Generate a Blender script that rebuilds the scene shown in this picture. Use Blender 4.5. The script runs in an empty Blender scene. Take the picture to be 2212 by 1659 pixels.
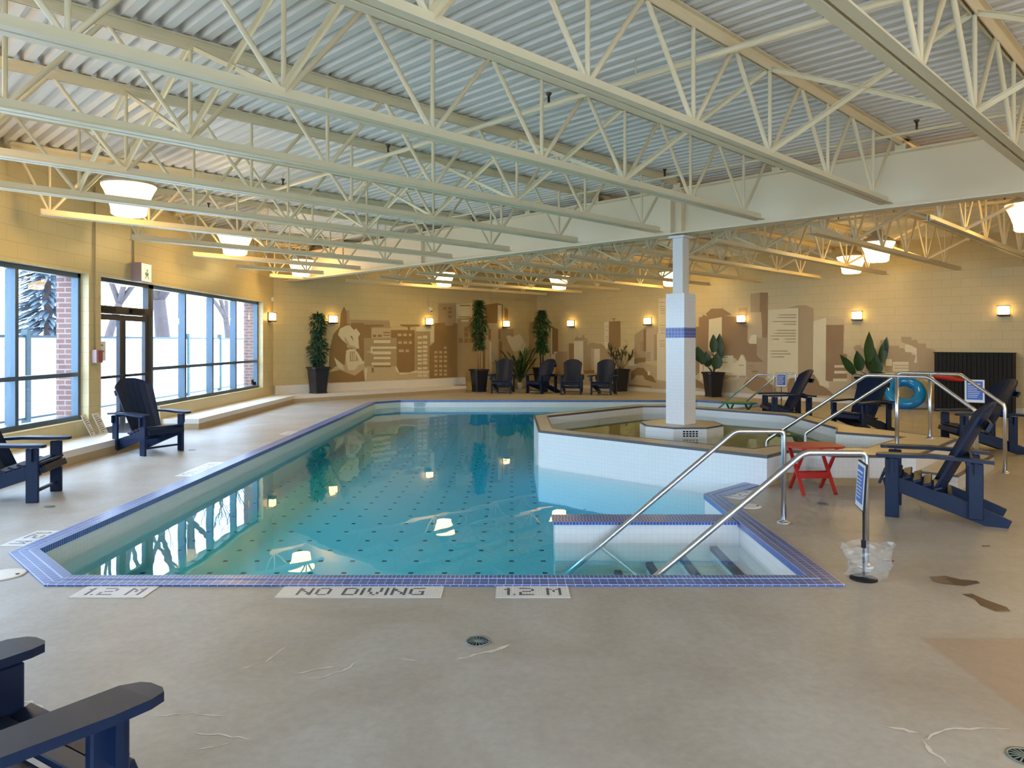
import bpy, bmesh, math, random
from mathutils import Vector, Matrix
from mathutils.geometry import tessellate_polygon
random.seed(7)
PI = math.pi
S2 = math.sqrt(2)
C = bpy.context.scene.collection
SC = bpy.context.scene

# ------------------------------------------------------------------ camera
EYE = 1.55
FPX = 1585.0
HORIZON = 739.0        # picture row of the horizon; the lens is shifted, the camera is level
cam = bpy.data.cameras.new('camera')
cam.sensor_width = 36.0
cam.lens = 36.0 * FPX / 2212
cam.clip_end = 300
camo = bpy.data.objects.new('camera', cam)
C.objects.link(camo)
camo.location = (0, 0, EYE)
camo.rotation_euler = (PI / 2, 0, 0)
cam.shift_y = -(829.5 - HORIZON) / 2212
SC.camera = camo

def ray(px, py):
    return Vector(((px - 1106) / FPX, 1.0, -(py - HORIZON) / FPX))

def on_plane(px, py, p0, n):
    d = ray(px, py)
    o = Vector((0, 0, EYE))
    return o + d * ((Vector(p0) - o).dot(n) / d.dot(n))

# ------------------------------------------------------------------ materials
def newmat(name):
    m = bpy.data.materials.new(name)
    m.use_nodes = True
    nt = m.node_tree
    return m, nt, nt.nodes['Principled BSDF'], nt.nodes['Material Output']

def lk(nt, a, b):
    nt.links.new(a, b)

def plain(name, col, rough=0.5, metal=0.0, var=0.08, scale=6.0, bump=0.0, spec=0.5, coat=0.0):
    m, nt, p, out = newmat(name)
    tc = nt.nodes.new('ShaderNodeTexCoord')
    nz = nt.nodes.new('ShaderNodeTexNoise')
    nz.inputs['Scale'].default_value = scale
    nz.inputs['Detail'].default_value = 4
    lk(nt, tc.outputs['Object'], nz.inputs['Vector'])
    mx = nt.nodes.new('ShaderNodeMix')
    mx.data_type = 'RGBA'
    lk(nt, nz.outputs['Fac'], mx.inputs['Factor'])
    mx.inputs[6].default_value = (*[c * (1 - var) for c in col], 1)
    mx.inputs[7].default_value = (*[min(1, c * (1 + var)) for c in col], 1)
    lk(nt, mx.outputs[2], p.inputs['Base Color'])
    p.inputs['Roughness'].default_value = rough
    p.inputs['Metallic'].default_value = metal
    p.inputs['Specular IOR Level'].default_value = spec
    if coat:
        p.inputs['Coat Weight'].default_value = coat
    if bump:
        b = nt.nodes.new('ShaderNodeBump')
        b.inputs['Strength'].default_value = bump
        b.inputs['Distance'].default_value = 0.01
        lk(nt, nz.outputs['Fac'], b.inputs['Height'])
        lk(nt, b.outputs['Normal'], p.inputs['Normal'])
    return m

def bricks(name, c1, c2, mortar, bw, bh, ms, rough=0.4, offset=0.5, bump=0.3, spec=0.5, noise=0.0):
    """tiles or blocks laid in UV space, UVs in metres"""
    m, nt, p, out = newmat(name)
    uv = nt.nodes.new('ShaderNodeUVMap')
    uv.uv_map = 'UVMap'
    br = nt.nodes.new('ShaderNodeTexBrick')
    br.offset = offset
    br.squash = 1.0
    br.inputs['Color1'].default_value = (*c1, 1)
    br.inputs['Color2'].default_value = (*c2, 1)
    br.inputs['Mortar'].default_value = (*mortar, 1)
    br.inputs['Scale'].default_value = 1.0
    br.inputs['Mortar Size'].default_value = ms
    br.inputs['Mortar Smooth'].default_value = 0.2
    br.inputs['Brick Width'].default_value = bw
    br.inputs['Row Height'].default_value = bh
    lk(nt, uv.outputs['UV'], br.inputs['Vector'])
    colout = br.outputs['Color']
    if noise:
        tc = nt.nodes.new('ShaderNodeTexCoord')
        nz = nt.nodes.new('ShaderNodeTexNoise')
        nz.inputs['Scale'].default_value = 1.3
        nz.inputs['Detail'].default_value = 5
        lk(nt, tc.outputs['Object'], nz.inputs['Vector'])
        mr = nt.nodes.new('ShaderNodeMapRange')
        mr.inputs['To Min'].default_value = 1 - noise
        mr.inputs['To Max'].default_value = 1 + noise
        lk(nt, nz.outputs['Fac'], mr.inputs['Value'])
        vm = nt.nodes.new('ShaderNodeVectorMath')
        vm.operation = 'SCALE'
        lk(nt, colout, vm.inputs[0])
        lk(nt, mr.outputs['Result'], vm.inputs['Scale'])
        colout = vm.outputs[0]
    lk(nt, colout, p.inputs['Base Color'])
    p.inputs['Roughness'].default_value = rough
    p.inputs['Specular IOR Level'].default_value = spec
    if bump:
        b = nt.nodes.new('ShaderNodeBump')
        b.invert = True
        b.inputs['Strength'].default_value = bump
        b.inputs['Distance'].default_value = 0.006
        lk(nt, br.outputs['Fac'], b.inputs['Height'])
        lk(nt, b.outputs['Normal'], p.inputs['Normal'])
    return m

def emit(name, col, strength, body=(0.8, 0.8, 0.8)):
    m, nt, p, out = newmat(name)
    p.inputs['Base Color'].default_value = (*body, 1)
    p.inputs['Roughness'].default_value = 0.4
    p.inputs['Emission Color'].default_value = (*col, 1)
    p.inputs['Emission Strength'].default_value = strength
    return m

def schlick(nt, f0, normal_socket=None):
    """viewer-independent Fresnel weight (Schlick), same from both sides of the surface"""
    g = nt.nodes.new('ShaderNodeNewGeometry')
    d = nt.nodes.new('ShaderNodeVectorMath')
    d.operation = 'DOT_PRODUCT'
    lk(nt, g.outputs['Incoming'], d.inputs[0])
    lk(nt, normal_socket or g.outputs['Normal'], d.inputs[1])
    a = nt.nodes.new('ShaderNodeMath'); a.operation = 'ABSOLUTE'
    lk(nt, d.outputs['Value'], a.inputs[0])
    s = nt.nodes.new('ShaderNodeMath'); s.operation = 'SUBTRACT'
    s.inputs[0].default_value = 1.0
    lk(nt, a.outputs[0], s.inputs[1])
    w = nt.nodes.new('ShaderNodeMath'); w.operation = 'POWER'; w.use_clamp = True
    lk(nt, s.outputs[0], w.inputs[0]); w.inputs[1].default_value = 5.0
    m = nt.nodes.new('ShaderNodeMath'); m.operation = 'MULTIPLY_ADD'; m.use_clamp = True
    lk(nt, w.outputs[0], m.inputs[0])
    m.inputs[1].default_value = 1 - f0
    m.inputs[2].default_value = f0
    return m.outputs[0]

def water(name, sig_col, density, wave=0.05, scale=1.6):
    m, nt, p, out = newmat(name)
    nt.nodes.remove(p)
    tc = nt.nodes.new('ShaderNodeTexCoord')
    nz = nt.nodes.new('ShaderNodeTexNoise')
    nz.inputs['Scale'].default_value = scale
    nz.inputs['Detail'].default_value = 2
    lk(nt, tc.outputs['Object'], nz.inputs['Vector'])
    b = nt.nodes.new('ShaderNodeBump')
    b.inputs['Strength'].default_value = wave
    b.inputs['Distance'].default_value = 0.05
    lk(nt, nz.outputs['Fac'], b.inputs['Height'])
    gl = nt.nodes.new('ShaderNodeBsdfGlossy')
    gl.inputs['Roughness'].default_value = 0.012
    lk(nt, b.outputs['Normal'], gl.inputs['Normal'])
    tr = nt.nodes.new('ShaderNodeBsdfTransparent')
    mx = nt.nodes.new('ShaderNodeMixShader')
    lk(nt, schlick(nt, 0.02), mx.inputs['Fac'])
    lk(nt, tr.outputs[0], mx.inputs[1])
    lk(nt, gl.outputs[0], mx.inputs[2])
    lk(nt, mx.outputs[0], out.inputs['Surface'])
    va = nt.nodes.new('ShaderNodeVolumeAbsorption')
    va.inputs['Color'].default_value = (*sig_col, 1)
    va.inputs['Density'].default_value = density
    lk(nt, va.outputs[0], out.inputs['Volume'])
    try:
        m.cycles.homogeneous_volume = True
    except Exception:
        pass
    return m

def glass(name, tint=(0.97, 0.985, 0.99), f0=0.04, rough=0.0, haze=0.0):
    m, nt, p, out = newmat(name)
    nt.nodes.remove(p)
    gl = nt.nodes.new('ShaderNodeBsdfGlossy')
    gl.inputs['Roughness'].default_value = rough
    tr = nt.nodes.new('ShaderNodeBsdfTransparent')
    tr.inputs['Color'].default_value = (*tint, 1)
    mx = nt.nodes.new('ShaderNodeMixShader')
    lk(nt, schlick(nt, f0), mx.inputs['Fac'])
    lk(nt, tr.outputs[0], mx.inputs[1])
    lk(nt, gl.outputs[0], mx.inputs[2])
    last = mx.outputs[0]
    if haze:
        df = nt.nodes.new('ShaderNodeBsdfDiffuse')
        m2 = nt.nodes.new('ShaderNodeMixShader')
        m2.inputs['Fac'].default_value = haze
        lk(nt, last, m2.inputs[1])
        lk(nt, df.outputs[0], m2.inputs[2])
        last = m2.outputs[0]
    lk(nt, last, out.inputs['Surface'])
    return m

def floor_mat():
    m, nt, p, out = newmat('deck_concrete')
    g = nt.nodes.new('ShaderNodeTexCoord')
    def noise(scale, detail=6, rough=0.6, dist=0.0):
        n = nt.nodes.new('ShaderNodeTexNoise')
        n.inputs['Scale'].default_value = scale
        n.inputs['Detail'].default_value = detail
        n.inputs['Roughness'].default_value = rough
        n.inputs['Distortion'].default_value = dist
        lk(nt, g.outputs['Object'], n.inputs['Vector'])
        return n.outputs['Fac']
    def ramp(fac, stops):
        r = nt.nodes.new('ShaderNodeValToRGB')
        el = r.color_ramp.elements
        while len(el) < len(stops):
            el.new(0.5)
        for e, (pos, col) in zip(el, stops):
            e.position = pos
            e.color = (*col, 1)
        lk(nt, fac, r.inputs['Fac'])
        return r.outputs['Color']
    def mix(fac, a, b, mode='MIX'):
        x = nt.nodes.new('ShaderNodeMix')
        x.data_type = 'RGBA'
        x.blend_type = mode
        if isinstance(fac, float):
            x.inputs['Factor'].default_value = fac
        else:
            lk(nt, fac, x.inputs['Factor'])
        lk(nt, a, x.inputs[6])
        if isinstance(b, tuple):
            x.inputs[7].default_value = (*b, 1)
        else:
            lk(nt, b, x.inputs[7])
        return x.outputs[2]
    base = ramp(noise(1.1, 8, 0.65, 0.6), [(0.30, (0.35, 0.32, 0.29)), (0.5, (0.405, 0.388, 0.37)), (0.72, (0.465, 0.468, 0.47))])
    fine = ramp(noise(22, 3, 0.6), [(0.3, (0.9, 0.9, 0.9)), (0.7, (1.05, 1.05, 1.05))])
    c = mix(1.0, base, fine, 'MULTIPLY')
    # rectangular repair patch near the camera on the right
    sp = nt.nodes.new('ShaderNodeSeparateXYZ')
    lk(nt, g.outputs['Object'], sp.inputs[0])
    def step(sock, lo, hi):
        a = nt.nodes.new('ShaderNodeMapRange'); a.inputs['From Min'].default_value = lo; a.inputs['From Max'].default_value = lo + 0.03
        b = nt.nodes.new('ShaderNodeMapRange'); b.inputs['From Min'].default_value = hi; b.inputs['From Max'].default_value = hi - 0.03
        lk(nt, sock, a.inputs['Value']); lk(nt, sock, b.inputs['Value'])
        mm = nt.nodes.new('ShaderNodeMath'); mm.operation = 'MULTIPLY'
        lk(nt, a.outputs[0], mm.inputs[0]); lk(nt, b.outputs[0], mm.inputs[1])
        return mm.outputs[0]
    pm = nt.nodes.new('ShaderNodeMath'); pm.operation = 'MULTIPLY'
    lk(nt, step(sp.outputs[0], 2.12, 3.6), pm.inputs[0])
    lk(nt, step(sp.outputs[1], 2.98, 3.86), pm.inputs[1])
    pk = nt.nodes.new('ShaderNodeMath'); pk.operation = 'MULTIPLY'; pk.inputs[1].default_value = 0.55
    lk(nt, pm.outputs[0], pk.inputs[0])
    c = mix(pk.outputs[0], c, (0.34, 0.235, 0.175))
    lk(nt, c, p.inputs['Base Color'])
    rr = nt.nodes.new('ShaderNodeMapRange')
    rr.inputs['To Min'].default_value = 0.34
    rr.inputs['To Max'].default_value = 0.5
    lk(nt, noise(2.3, 5), rr.inputs['Value'])
    lk(nt, rr.outputs[0], p.inputs['Roughness'])
    p.inputs['Specular IOR Level'].default_value = 0.45
    b = nt.nodes.new('ShaderNodeBump')
    b.inputs['Strength'].default_value = 0.06
    b.inputs['Distance'].default_value = 0.01
    lk(nt, noise(14, 4), b.inputs['Height'])
    lk(nt, b.outputs['Normal'], p.inputs['Normal'])
    return m

def dot_floor(name, base, dot):
    m, nt, p, out = newmat(name)
    uv = nt.nodes.new('ShaderNodeUVMap'); uv.uv_map = 'UVMap'
    sp = nt.nodes.new('ShaderNodeSeparateXYZ')
    lk(nt, uv.outputs['UV'], sp.inputs[0])
    def cell(sock, off, pitch, size):
        a = nt.nodes.new('ShaderNodeMath'); a.operation = 'ADD'; a.inputs[1].default_value = -off + 100 * pitch + size / 2
        lk(nt, sock, a.inputs[0])
        d = nt.nodes.new('ShaderNodeMath'); d.operation = 'MODULO'; d.inputs[1].default_value = pitch
        lk(nt, a.outputs[0], d.inputs[0])
        l = nt.nodes.new('ShaderNodeMath'); l.operation = 'LESS_THAN'; l.inputs[1].default_value = size
        lk(nt, d.outputs[0], l.inputs[0])
        return l.outputs[0]
    mm = nt.nodes.new('ShaderNodeMath'); mm.operation = 'MULTIPLY'
    lk(nt, cell(sp.outputs[0], -0.09, 0.315, 0.046), mm.inputs[0])
    lk(nt, cell(sp.outputs[1], 7.02, 0.375, 0.05), mm.inputs[1])
    mx = nt.nodes.new('ShaderNodeMix'); mx.data_type = 'RGBA'
    lk(nt, mm.outputs[0], mx.inputs['Factor'])
    mx.inputs[6].default_value = (*base, 1)
    mx.inputs[7].default_value = (*dot, 1)
    lk(nt, mx.outputs[2], p.inputs['Base Color'])
    p.inputs['Roughness'].default_value = 0.5
    return m

WALLC = (0.62, 0.53, 0.355)
MAT = {}
MAT['floor'] = floor_mat()
MAT['block'] = bricks('cream_painted_block', (0.58, 0.48, 0.25), (0.60, 0.495, 0.265), (0.49, 0.40, 0.205), 0.40, 0.20, 0.005, rough=0.36, bump=0.25, noise=0.05)
MAT['brick'] = bricks('red_brick', (0.17, 0.085, 0.075), (0.21, 0.11, 0.09), (0.30, 0.24, 0.22), 0.21, 0.075, 0.01, rough=0.8)
MAT['white_tile'] = bricks('white_pool_tile', (0.81, 0.82, 0.83), (0.83, 0.84, 0.85), (0.735, 0.75, 0.765), 0.05, 0.05, 0.0022, rough=0.22, offset=0.0, bump=0.15)
MAT['blue_tile'] = bricks('cobalt_tile', (0.030, 0.085, 0.36), (0.045, 0.11, 0.46), (0.62, 0.68, 0.80), 0.055, 0.055, 0.0020, rough=0.30, spec=0.65, offset=0.0, bump=0.35)
MAT['blue_nosing'] = bricks('cobalt_nosing_tile', (0.030, 0.085, 0.36), (0.045, 0.11, 0.46), (0.62, 0.68, 0.80), 0.0275, 0.06, 0.0020, rough=0.30, spec=0.65, offset=0.0, bump=0.35)
MAT['navy_step'] = plain('navy_step_tile', (0.015, 0.04, 0.14), 0.3)
MAT['beige_tile'] = bricks('beige_deck_tile', (0.56, 0.50, 0.42), (0.59, 0.53, 0.45), (0.48, 0.42, 0.35), 0.30, 0.30, 0.004, rough=0.4, offset=0.0)
MAT['dark_trim'] = plain('dark_grey_trim_tile', (0.10, 0.09, 0.10), 0.4)
MAT['pool_floor'] = dot_floor('pool_floor_tile', (0.62, 0.82, 0.94), (0.02, 0.035, 0.08))
MAT['tub_floor'] = plain('tub_floor', (0.42, 0.42, 0.24), 0.5, scale=3)
MAT['ledge_white'] = plain('white_ledge_paint', (0.72, 0.70, 0.66), 0.4, var=0.04)
MAT['ledge_tan'] = plain('tan_base', (0.45, 0.34, 0.20), 0.5)
MAT['steel'] = plain('cream_steel_paint', (0.79, 0.67, 0.43), 0.38, var=0.04)
MAT['girder'] = plain('cream_girder_paint', (0.84, 0.70, 0.47), 0.42, var=0.04, scale=1.2)
MAT['deck'] = plain('pale_roof_deck', (0.80, 0.74, 0.64), 0.45, var=0.05, scale=1.0)
MAT['post'] = plain('white_post_paint', (0.74, 0.72, 0.68), 0.4, var=0.03)
MAT['chair'] = plain('navy_chair_plastic', (0.006, 0.016, 0.050), 0.42, var=0.15, scale=10, spec=0.32)
MAT['pot'] = plain('black_pot', (0.014, 0.014, 0.022), 0.35, var=0.1)
MAT['white_pot'] = plain('white_pot', (0.7, 0.68, 0.64), 0.4)
MAT['soil'] = plain('soil', (0.05, 0.035, 0.025), 0.9, scale=30)
MAT['leaf'] = plain('green_leaf', (0.030, 0.105, 0.028), 0.45, var=0.45, scale=9)
MAT['leaf_blue'] = plain('blue_green_leaf', (0.022, 0.085, 0.050), 0.45, var=0.45, scale=9)
MAT['leaf_dark'] = plain('dark_leaf', (0.016, 0.060, 0.018), 0.4, var=0.5, scale=6)
MAT['leaf_bronze'] = plain('bronze_leaf', (0.055, 0.050, 0.026), 0.5, var=0.5, scale=9)
MAT['cane'] = plain('tan_cane', (0.40, 0.25, 0.11), 0.5, scale=20)
MAT['stem'] = plain('brown_stem', (0.10, 0.07, 0.035), 0.6, scale=20)
MAT['chrome'] = plain('brushed_stainless', (0.68, 0.69, 0.74), 0.28, metal=1.0, var=0.05, scale=3)
MAT['frame'] = plain('blue_grey_aluminium', (0.070, 0.115, 0.165), 0.32, var=0.05, metal=0.2)
MAT['door_dark'] = plain('dark_bronze_aluminium', (0.022, 0.024, 0.036), 0.35)
MAT['glass'] = glass('window_glass')
MAT['bowl'] = emit('lamp_prismatic_glow', (1.0, 0.63, 0.18), 14.5)
MAT['lens'] = emit('lamp_lens_glow', (1.0, 0.63, 0.18), 44.0)
MAT['housing'] = plain('lamp_housing', (0.55, 0.47, 0.33), 0.5)
MAT['sconce'] = emit('sconce_glow', (1.0, 0.62, 0.19), 9.0)
MAT['bronze'] = plain('sconce_bronze', (0.10, 0.055, 0.03), 0.4, metal=0.4)
MAT['red'] = plain('red_plastic', (0.46, 0.022, 0.018), 0.38)
MAT['green'] = plain('green_plastic', (0.02, 0.20, 0.07), 0.4)
MAT['ring'] = plain('blue_vinyl', (0.004, 0.25, 0.72), 0.12, var=0.1, coat=0.5)
MAT['black'] = plain('black_satin', (0.010, 0.009, 0.009), 0.55, spec=0.25)
MAT['sign_white'] = plain('sign_white', (0.76, 0.78, 0.80), 0.4, var=0.02)
MAT['sign_blue'] = plain('sign_blue', (0.04, 0.13, 0.50), 0.4, var=0.1, scale=40)
MAT['tile_white'] = bricks('mosaic_white', (0.72, 0.73, 0.75), (0.76, 0.77, 0.79), (0.56, 0.56, 0.58), 0.0187, 0.0187, 0.0014, rough=0.3, offset=0.0, bump=0.1)
MAT['tile_ink'] = plain('mosaic_navy', (0.035, 0.05, 0.13), 0.3)
MAT['white_plastic'] = plain('white_plastic', (0.72, 0.72, 0.70), 0.4, var=0.02)
MAT['grey_metal'] = plain('grey_drain_metal', (0.25, 0.33, 0.36), 0.35, metal=0.6)
MAT['poly'] = glass('clear_plastic_bag', (0.93, 0.93, 0.93), 0.06, 0.25, 0.16)
MAT['snow'] = plain('snow_and_concrete', (0.80, 0.82, 0.84), 0.9, var=0.05, scale=0.6)
MAT['fence_post'] = plain('fence_post', (0.035, 0.065, 0.08), 0.6)
MAT['fence_panel'] = plain('white_fence_panel', (0.84, 0.85, 0.86), 0.8, var=0.02)
MAT['bark'] = plain('bare_bark', (0.075, 0.055, 0.055), 0.9, var=0.2, scale=5)
MAT['spruce'] = plain('spruce', (0.08, 0.11, 0.14), 0.9, var=0.4, scale=3)
MAT['house_wall'] = plain('house_wall', (0.62, 0.60, 0.55), 0.9)
MAT['house_roof'] = plain('snowy_roof', (0.82, 0.82, 0.82), 0.9)
MAT['chimney'] = plain('chimney_brick', (0.55, 0.26, 0.18), 0.9)
MAT['stain'] = plain('mineral_stain', (0.66, 0.63, 0.60), 0.6, var=0.15, scale=30)
MAT['puddle'] = plain('wet_concrete', (0.20, 0.14, 0.085), 0.10, var=0.1)
MAT['mural_dark'] = plain('mural_brown', (0.30, 0.185, 0.075), 0.45, var=0.05)
MAT['mural_mid'] = plain('mural_tan', (0.42, 0.315, 0.175), 0.45, var=0.05)
MAT['mural_soft'] = plain('mural_beige', (0.53, 0.43, 0.265), 0.45, var=0.04)
MAT['mural_light'] = plain('mural_cream', (0.70, 0.64, 0.44), 0.45, var=0.04)
MAT['exit_face'] = emit('exit_sign_face', (0.9, 1.0, 0.8), 0.5, (0.75, 0.72, 0.62))
MAT['exit_green'] = plain('exit_green', (0.25, 0.42, 0.25), 0.5)
MAT['box_pink'] = plain('box_brown', (0.36, 0.25, 0.24), 0.5)
MAT['alarm'] = plain('alarm_red', (0.30, 0.07, 0.08), 0.4)
MAT['paper'] = plain('paper', (0.72, 0.70, 0.66), 0.7, var=0.03)
MAT['ink'] = plain('paper_ink', (0.16, 0.16, 0.18), 0.8)

# ------------------------------------------------------------------ mesh builder
class MB:
    def __init__(s):
        s.v = []; s.f = []; s.m = []; s.sm = []; s.uv = {}
    def face(s, idx, mat=0, smooth=False, uv=None):
        if uv is not None:
            s.uv[len(s.f)] = uv
        s.f.append(tuple(idx)); s.m.append(mat); s.sm.append(smooth)
    def add(s, pts):
        n = len(s.v)
        s.v += [Vector(p) for p in pts]
        return n
    def box(s, x0, x1, y0, y1, z0, z1, mat=0, M=None):
        P = [Vector((x, y, z)) for z in (z0, z1) for y in (y0, y1) for x in (x0, x1)]
        if M is not None:
            P = [M @ p for p in P]
        n = s.add(P)
        for q in ((0, 2, 3, 1), (4, 5, 7, 6), (0, 1, 5, 4), (2, 6, 7, 3), (0, 4, 6, 2), (1, 3, 7, 5)):
            s.face([n + i for i in q], mat)
    def bbox(s, x0, x1, y0, y1, z0, z1, b=0.008, mat=0, M=None):
        """box with chamfered edges"""
        pts = []
        for cx, sx in ((x0, 1), (x1, -1)):
            for cy, sy in ((y0, 1), (y1, -1)):
                for cz, sz in ((z0, 1), (z1, -1)):
                    pts.append(((cx, cy + sy * b, cz + sz * b), (cx + sx * b, cy, cz + sz * b), (cx + sx * b, cy + sy * b, cz)))
        P = [Vector(q) for t in pts for q in t]
        if M is not None:
            P = [M @ p for p in P]
        n = s.add(P)
        ii = lambda a, b_, c, k: n + ((a * 2 + b_) * 2 + c) * 3 + k
        def F(l):
            s.face(l, mat)
        F([ii(0, 0, 0, 0), ii(0, 0, 1, 0), ii(0, 1, 1, 0), ii(0, 1, 0, 0)]); F([ii(1, 0, 0, 0), ii(1, 1, 0, 0), ii(1, 1, 1, 0), ii(1, 0, 1, 0)])
        F([ii(0, 0, 0, 1), ii(1, 0, 0, 1), ii(1, 0, 1, 1), ii(0, 0, 1, 1)]); F([ii(0, 1, 0, 1), ii(0, 1, 1, 1), ii(1, 1, 1, 1), ii(1, 1, 0, 1)])
        F([ii(0, 0, 0, 2), ii(0, 1, 0, 2), ii(1, 1, 0, 2), ii(1, 0, 0, 2)]); F([ii(0, 0, 1, 2), ii(1, 0, 1, 2), ii(1, 1, 1, 2), ii(0, 1, 1, 2)])
        for a in (0, 1):
            for b_ in (0, 1):
                F([ii(a, b_, 0, 0), ii(a, b_, 0, 1), ii(a, b_, 1, 1), ii(a, b_, 1, 0)])
                F([ii(a, 0, b_, 0), ii(a, 0, b_, 2), ii(a, 1, b_, 2), ii(a, 1, b_, 0)])
                F([ii(0, a, b_, 1), ii(0, a, b_, 2), ii(1, a, b_, 2), ii(1, a, b_, 1)])
                for c in (0, 1):
                    F([ii(a, b_, c, 0), ii(a, b_, c, 1), ii(a, b_, c, 2)])
    def prism(s, poly, z0, z1, mat=0, M=None, top=True, bottom=True):
        n = len(poly)
        P = [Vector((x, y, z0)) for x, y in poly] + [Vector((x, y, z1)) for x, y in poly]
        if M is not None:
            P = [M @ p for p in P]
        k = s.add(P)
        for i in range(n):
            j = (i + 1) % n
            s.face([k + i, k + j, k + n + j, k + n + i], mat)
        if top:
            s.face([k + n + i for i in range(n)], mat)
        if bottom:
            s.face([k + i for i in reversed(range(n))], mat)
    def flat(s, loops, z, mat=0, up=True):
        """horizontal polygon with holes"""
        vl = [[Vector((x, y, 0)) for x, y in l] for l in loops]
        tris = tessellate_polygon(vl)
        allp = [p for l in loops for p in l]
        k = s.add([(x, y, z) for x, y in allp])
        for t in tris:
            a, b, c = [Vector((*allp[i], 0)) for i in t]
            up_now = (b - a).cross(c - a).z > 0
            t = t if up_now == up else (t[0], t[2], t[1])
            s.face([k + i for i in t], mat)
    def tube(s, pts, r, n=10, mat=0, caps=True, rr=None):
        pts = [Vector(p) for p in pts]
        m = len(pts)
        tang = []
        for i in range(m):
            a = pts[max(i - 1, 0)]; b = pts[min(i + 1, m - 1)]
            if 0 < i < m - 1:
                t = (pts[i] - a).normalized() + (b - pts[i]).normalized()
            else:
                t = b - a
            tang.append(t.normalized())
        ref = Vector((0, 0, 1)) if abs(tang[0].z) < 0.9 else Vector((1, 0, 0))
        u = tang[0].cross(ref).normalized()
        k = len(s.v)
        for i in range(m):
            t = tang[i]
            u = (u - t * u.dot(t)).normalized()
            w = t.cross(u)
            sc = 1.0
            if 0 < i < m - 1:
                sc = 1 / max(0.5, (pts[i + 1] - pts[i]).normalized().dot(t))
            R = (rr[i] if rr else r)
            for j in range(n):
                a = 2 * PI * j / n
                s.v.append(pts[i] + (u * math.cos(a) + w * math.sin(a)) * R * (sc if False else 1))
        for i in range(m - 1):
            for j in range(n):
                j2 = (j + 1) % n
                s.face([k + i * n + j, k + i * n + j2, k + (i + 1) * n + j2, k + (i + 1) * n + j], mat, True)
        if caps:
            s.face([k + j for j in reversed(range(n))], mat)
            s.face([k + (m - 1) * n + j for j in range(n)], mat)
    def lathe(s, prof, n=24, mat=0, center=(0, 0, 0), smooth=True, M=None):
        cx, cy, cz = center
        k = len(s.v)
        for r, z in prof:
            for j in range(n):
                a = 2 * PI * j / n
                p = Vector((cx + r * math.cos(a), cy + r * math.sin(a), cz + z))
                s.v.append(M @ p if M is not None else p)
        for i in range(len(prof) - 1):
            for j in range(n):
                j2 = (j + 1) % n
                s.face([k + i * n + j, k + i * n + j2, k + (i + 1) * n + j2, k + (i + 1) * n + j], mat, smooth)
        if prof[0][0] > 1e-5:
            s.face([k + j for j in reversed(range(n))], mat)
        if prof[-1][0] > 1e-5:
            s.face([k + (len(prof) - 1) * n + j for j in range(n)], mat)
    def beam(s, a, b, w, h, mat=0, up=(0, 0, 1)):
        a = Vector(a); b = Vector(b)
        t = (b - a); L = t.length; t.normalize()
        upv = Vector(up)
        if abs(t.dot(upv)) > 0.95:
            upv = Vector((1, 0, 0))
        x = t.cross(upv).normalized(); y = x.cross(t)
        M = Matrix((( *x, ), (*t,), (*y,))).transposed().to_4x4()
        M.translation = a
        s.box(-w / 2, w / 2, 0, L, -h / 2, h / 2, mat, M)
    def obj(s, name, mats, parent=None, loc=None, uvmode='box', bevel=0):
        me = bpy.data.meshes.new(name)
        me.from_pydata([tuple(v) for v in s.v], [], s.f)
        if not isinstance(mats, (list, tuple)):
            mats = [mats]
        for m in mats:
            me.materials.append(MAT[m] if isinstance(m, str) else m)
        for p, mi, sm in zip(me.polygons, s.m, s.sm):
            p.material_index = min(mi, len(mats) - 1)
            p.use_smooth = sm
        ul = me.uv_layers.new(name='UVMap')
        for p in me.polygons:
            if p.index in s.uv:
                for li, q in zip(p.loop_indices, s.uv[p.index]):
                    ul.data[li].uv = q
                continue
            n = p.normal
            if abs(n.z) > 0.7:
                f = lambda c: (c.x + 50, c.y + 50)
            else:
                t = Vector((-n.y, n.x, 0))
                t = t.normalized() if t.length > 1e-6 else Vector((1, 0, 0))
                f = lambda c, t=t: (c.dot(t) + 50, c.z + 50)
            for li in p.loop_indices:
                ul.data[li].uv = f(me.vertices[me.loops[li].vertex_index].co)
        me.validate(clean_customdata=False)
        o = bpy.data.objects.new(name, me)
        C.objects.link(o)
        if parent is not None:
            o.parent = parent
        if loc is not None:
            o.location = loc
        return o

def tag(o, label=None, cat=None, group=None, kind=None):
    if label: o['label'] = label
    if cat: o['category'] = cat
    if group: o['group'] = group
    if kind: o['kind'] = kind
    return o

def thing(name, label, cat, loc=(0, 0, 0), rz=0.0, group=None, kind=None):
    o = bpy.data.objects.new(name, None)
    o.empty_display_size = 0.1
    C.objects.link(o)
    o.location = loc
    o.rotation_euler = (0, 0, rz)
    return tag(o, label, cat, group, kind)

def copy_tree(o, parent=None):
    c = o.copy()
    C.objects.link(c)
    c.parent = parent
    for ch in [x for x in KIDS.get(o.name, [])]:
        copy_tree(ch, c)
    return c
KIDS = {}
def index_kids(root):
    KIDS.clear()
    for o in bpy.data.objects:
        if o.parent:
            KIDS.setdefault(o.parent.name, []).append(o)
def dup(root, loc, rz, label, group=None):
    index_kids(root)
    r = copy_tree(root)
    r.location = loc
    r.rotation_euler = (0, 0, rz)
    r['label'] = label
    if group: r['group'] = group
    return r
def structure(o):
    o['kind'] = 'structure'
    return o
ORD = ['zeroth', 'first', 'second', 'third', 'fourth', 'fifth', 'sixth', 'seventh', 'eighth', 'ninth', 'tenth', 'eleventh', 'twelfth', 'thirteenth']

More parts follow.
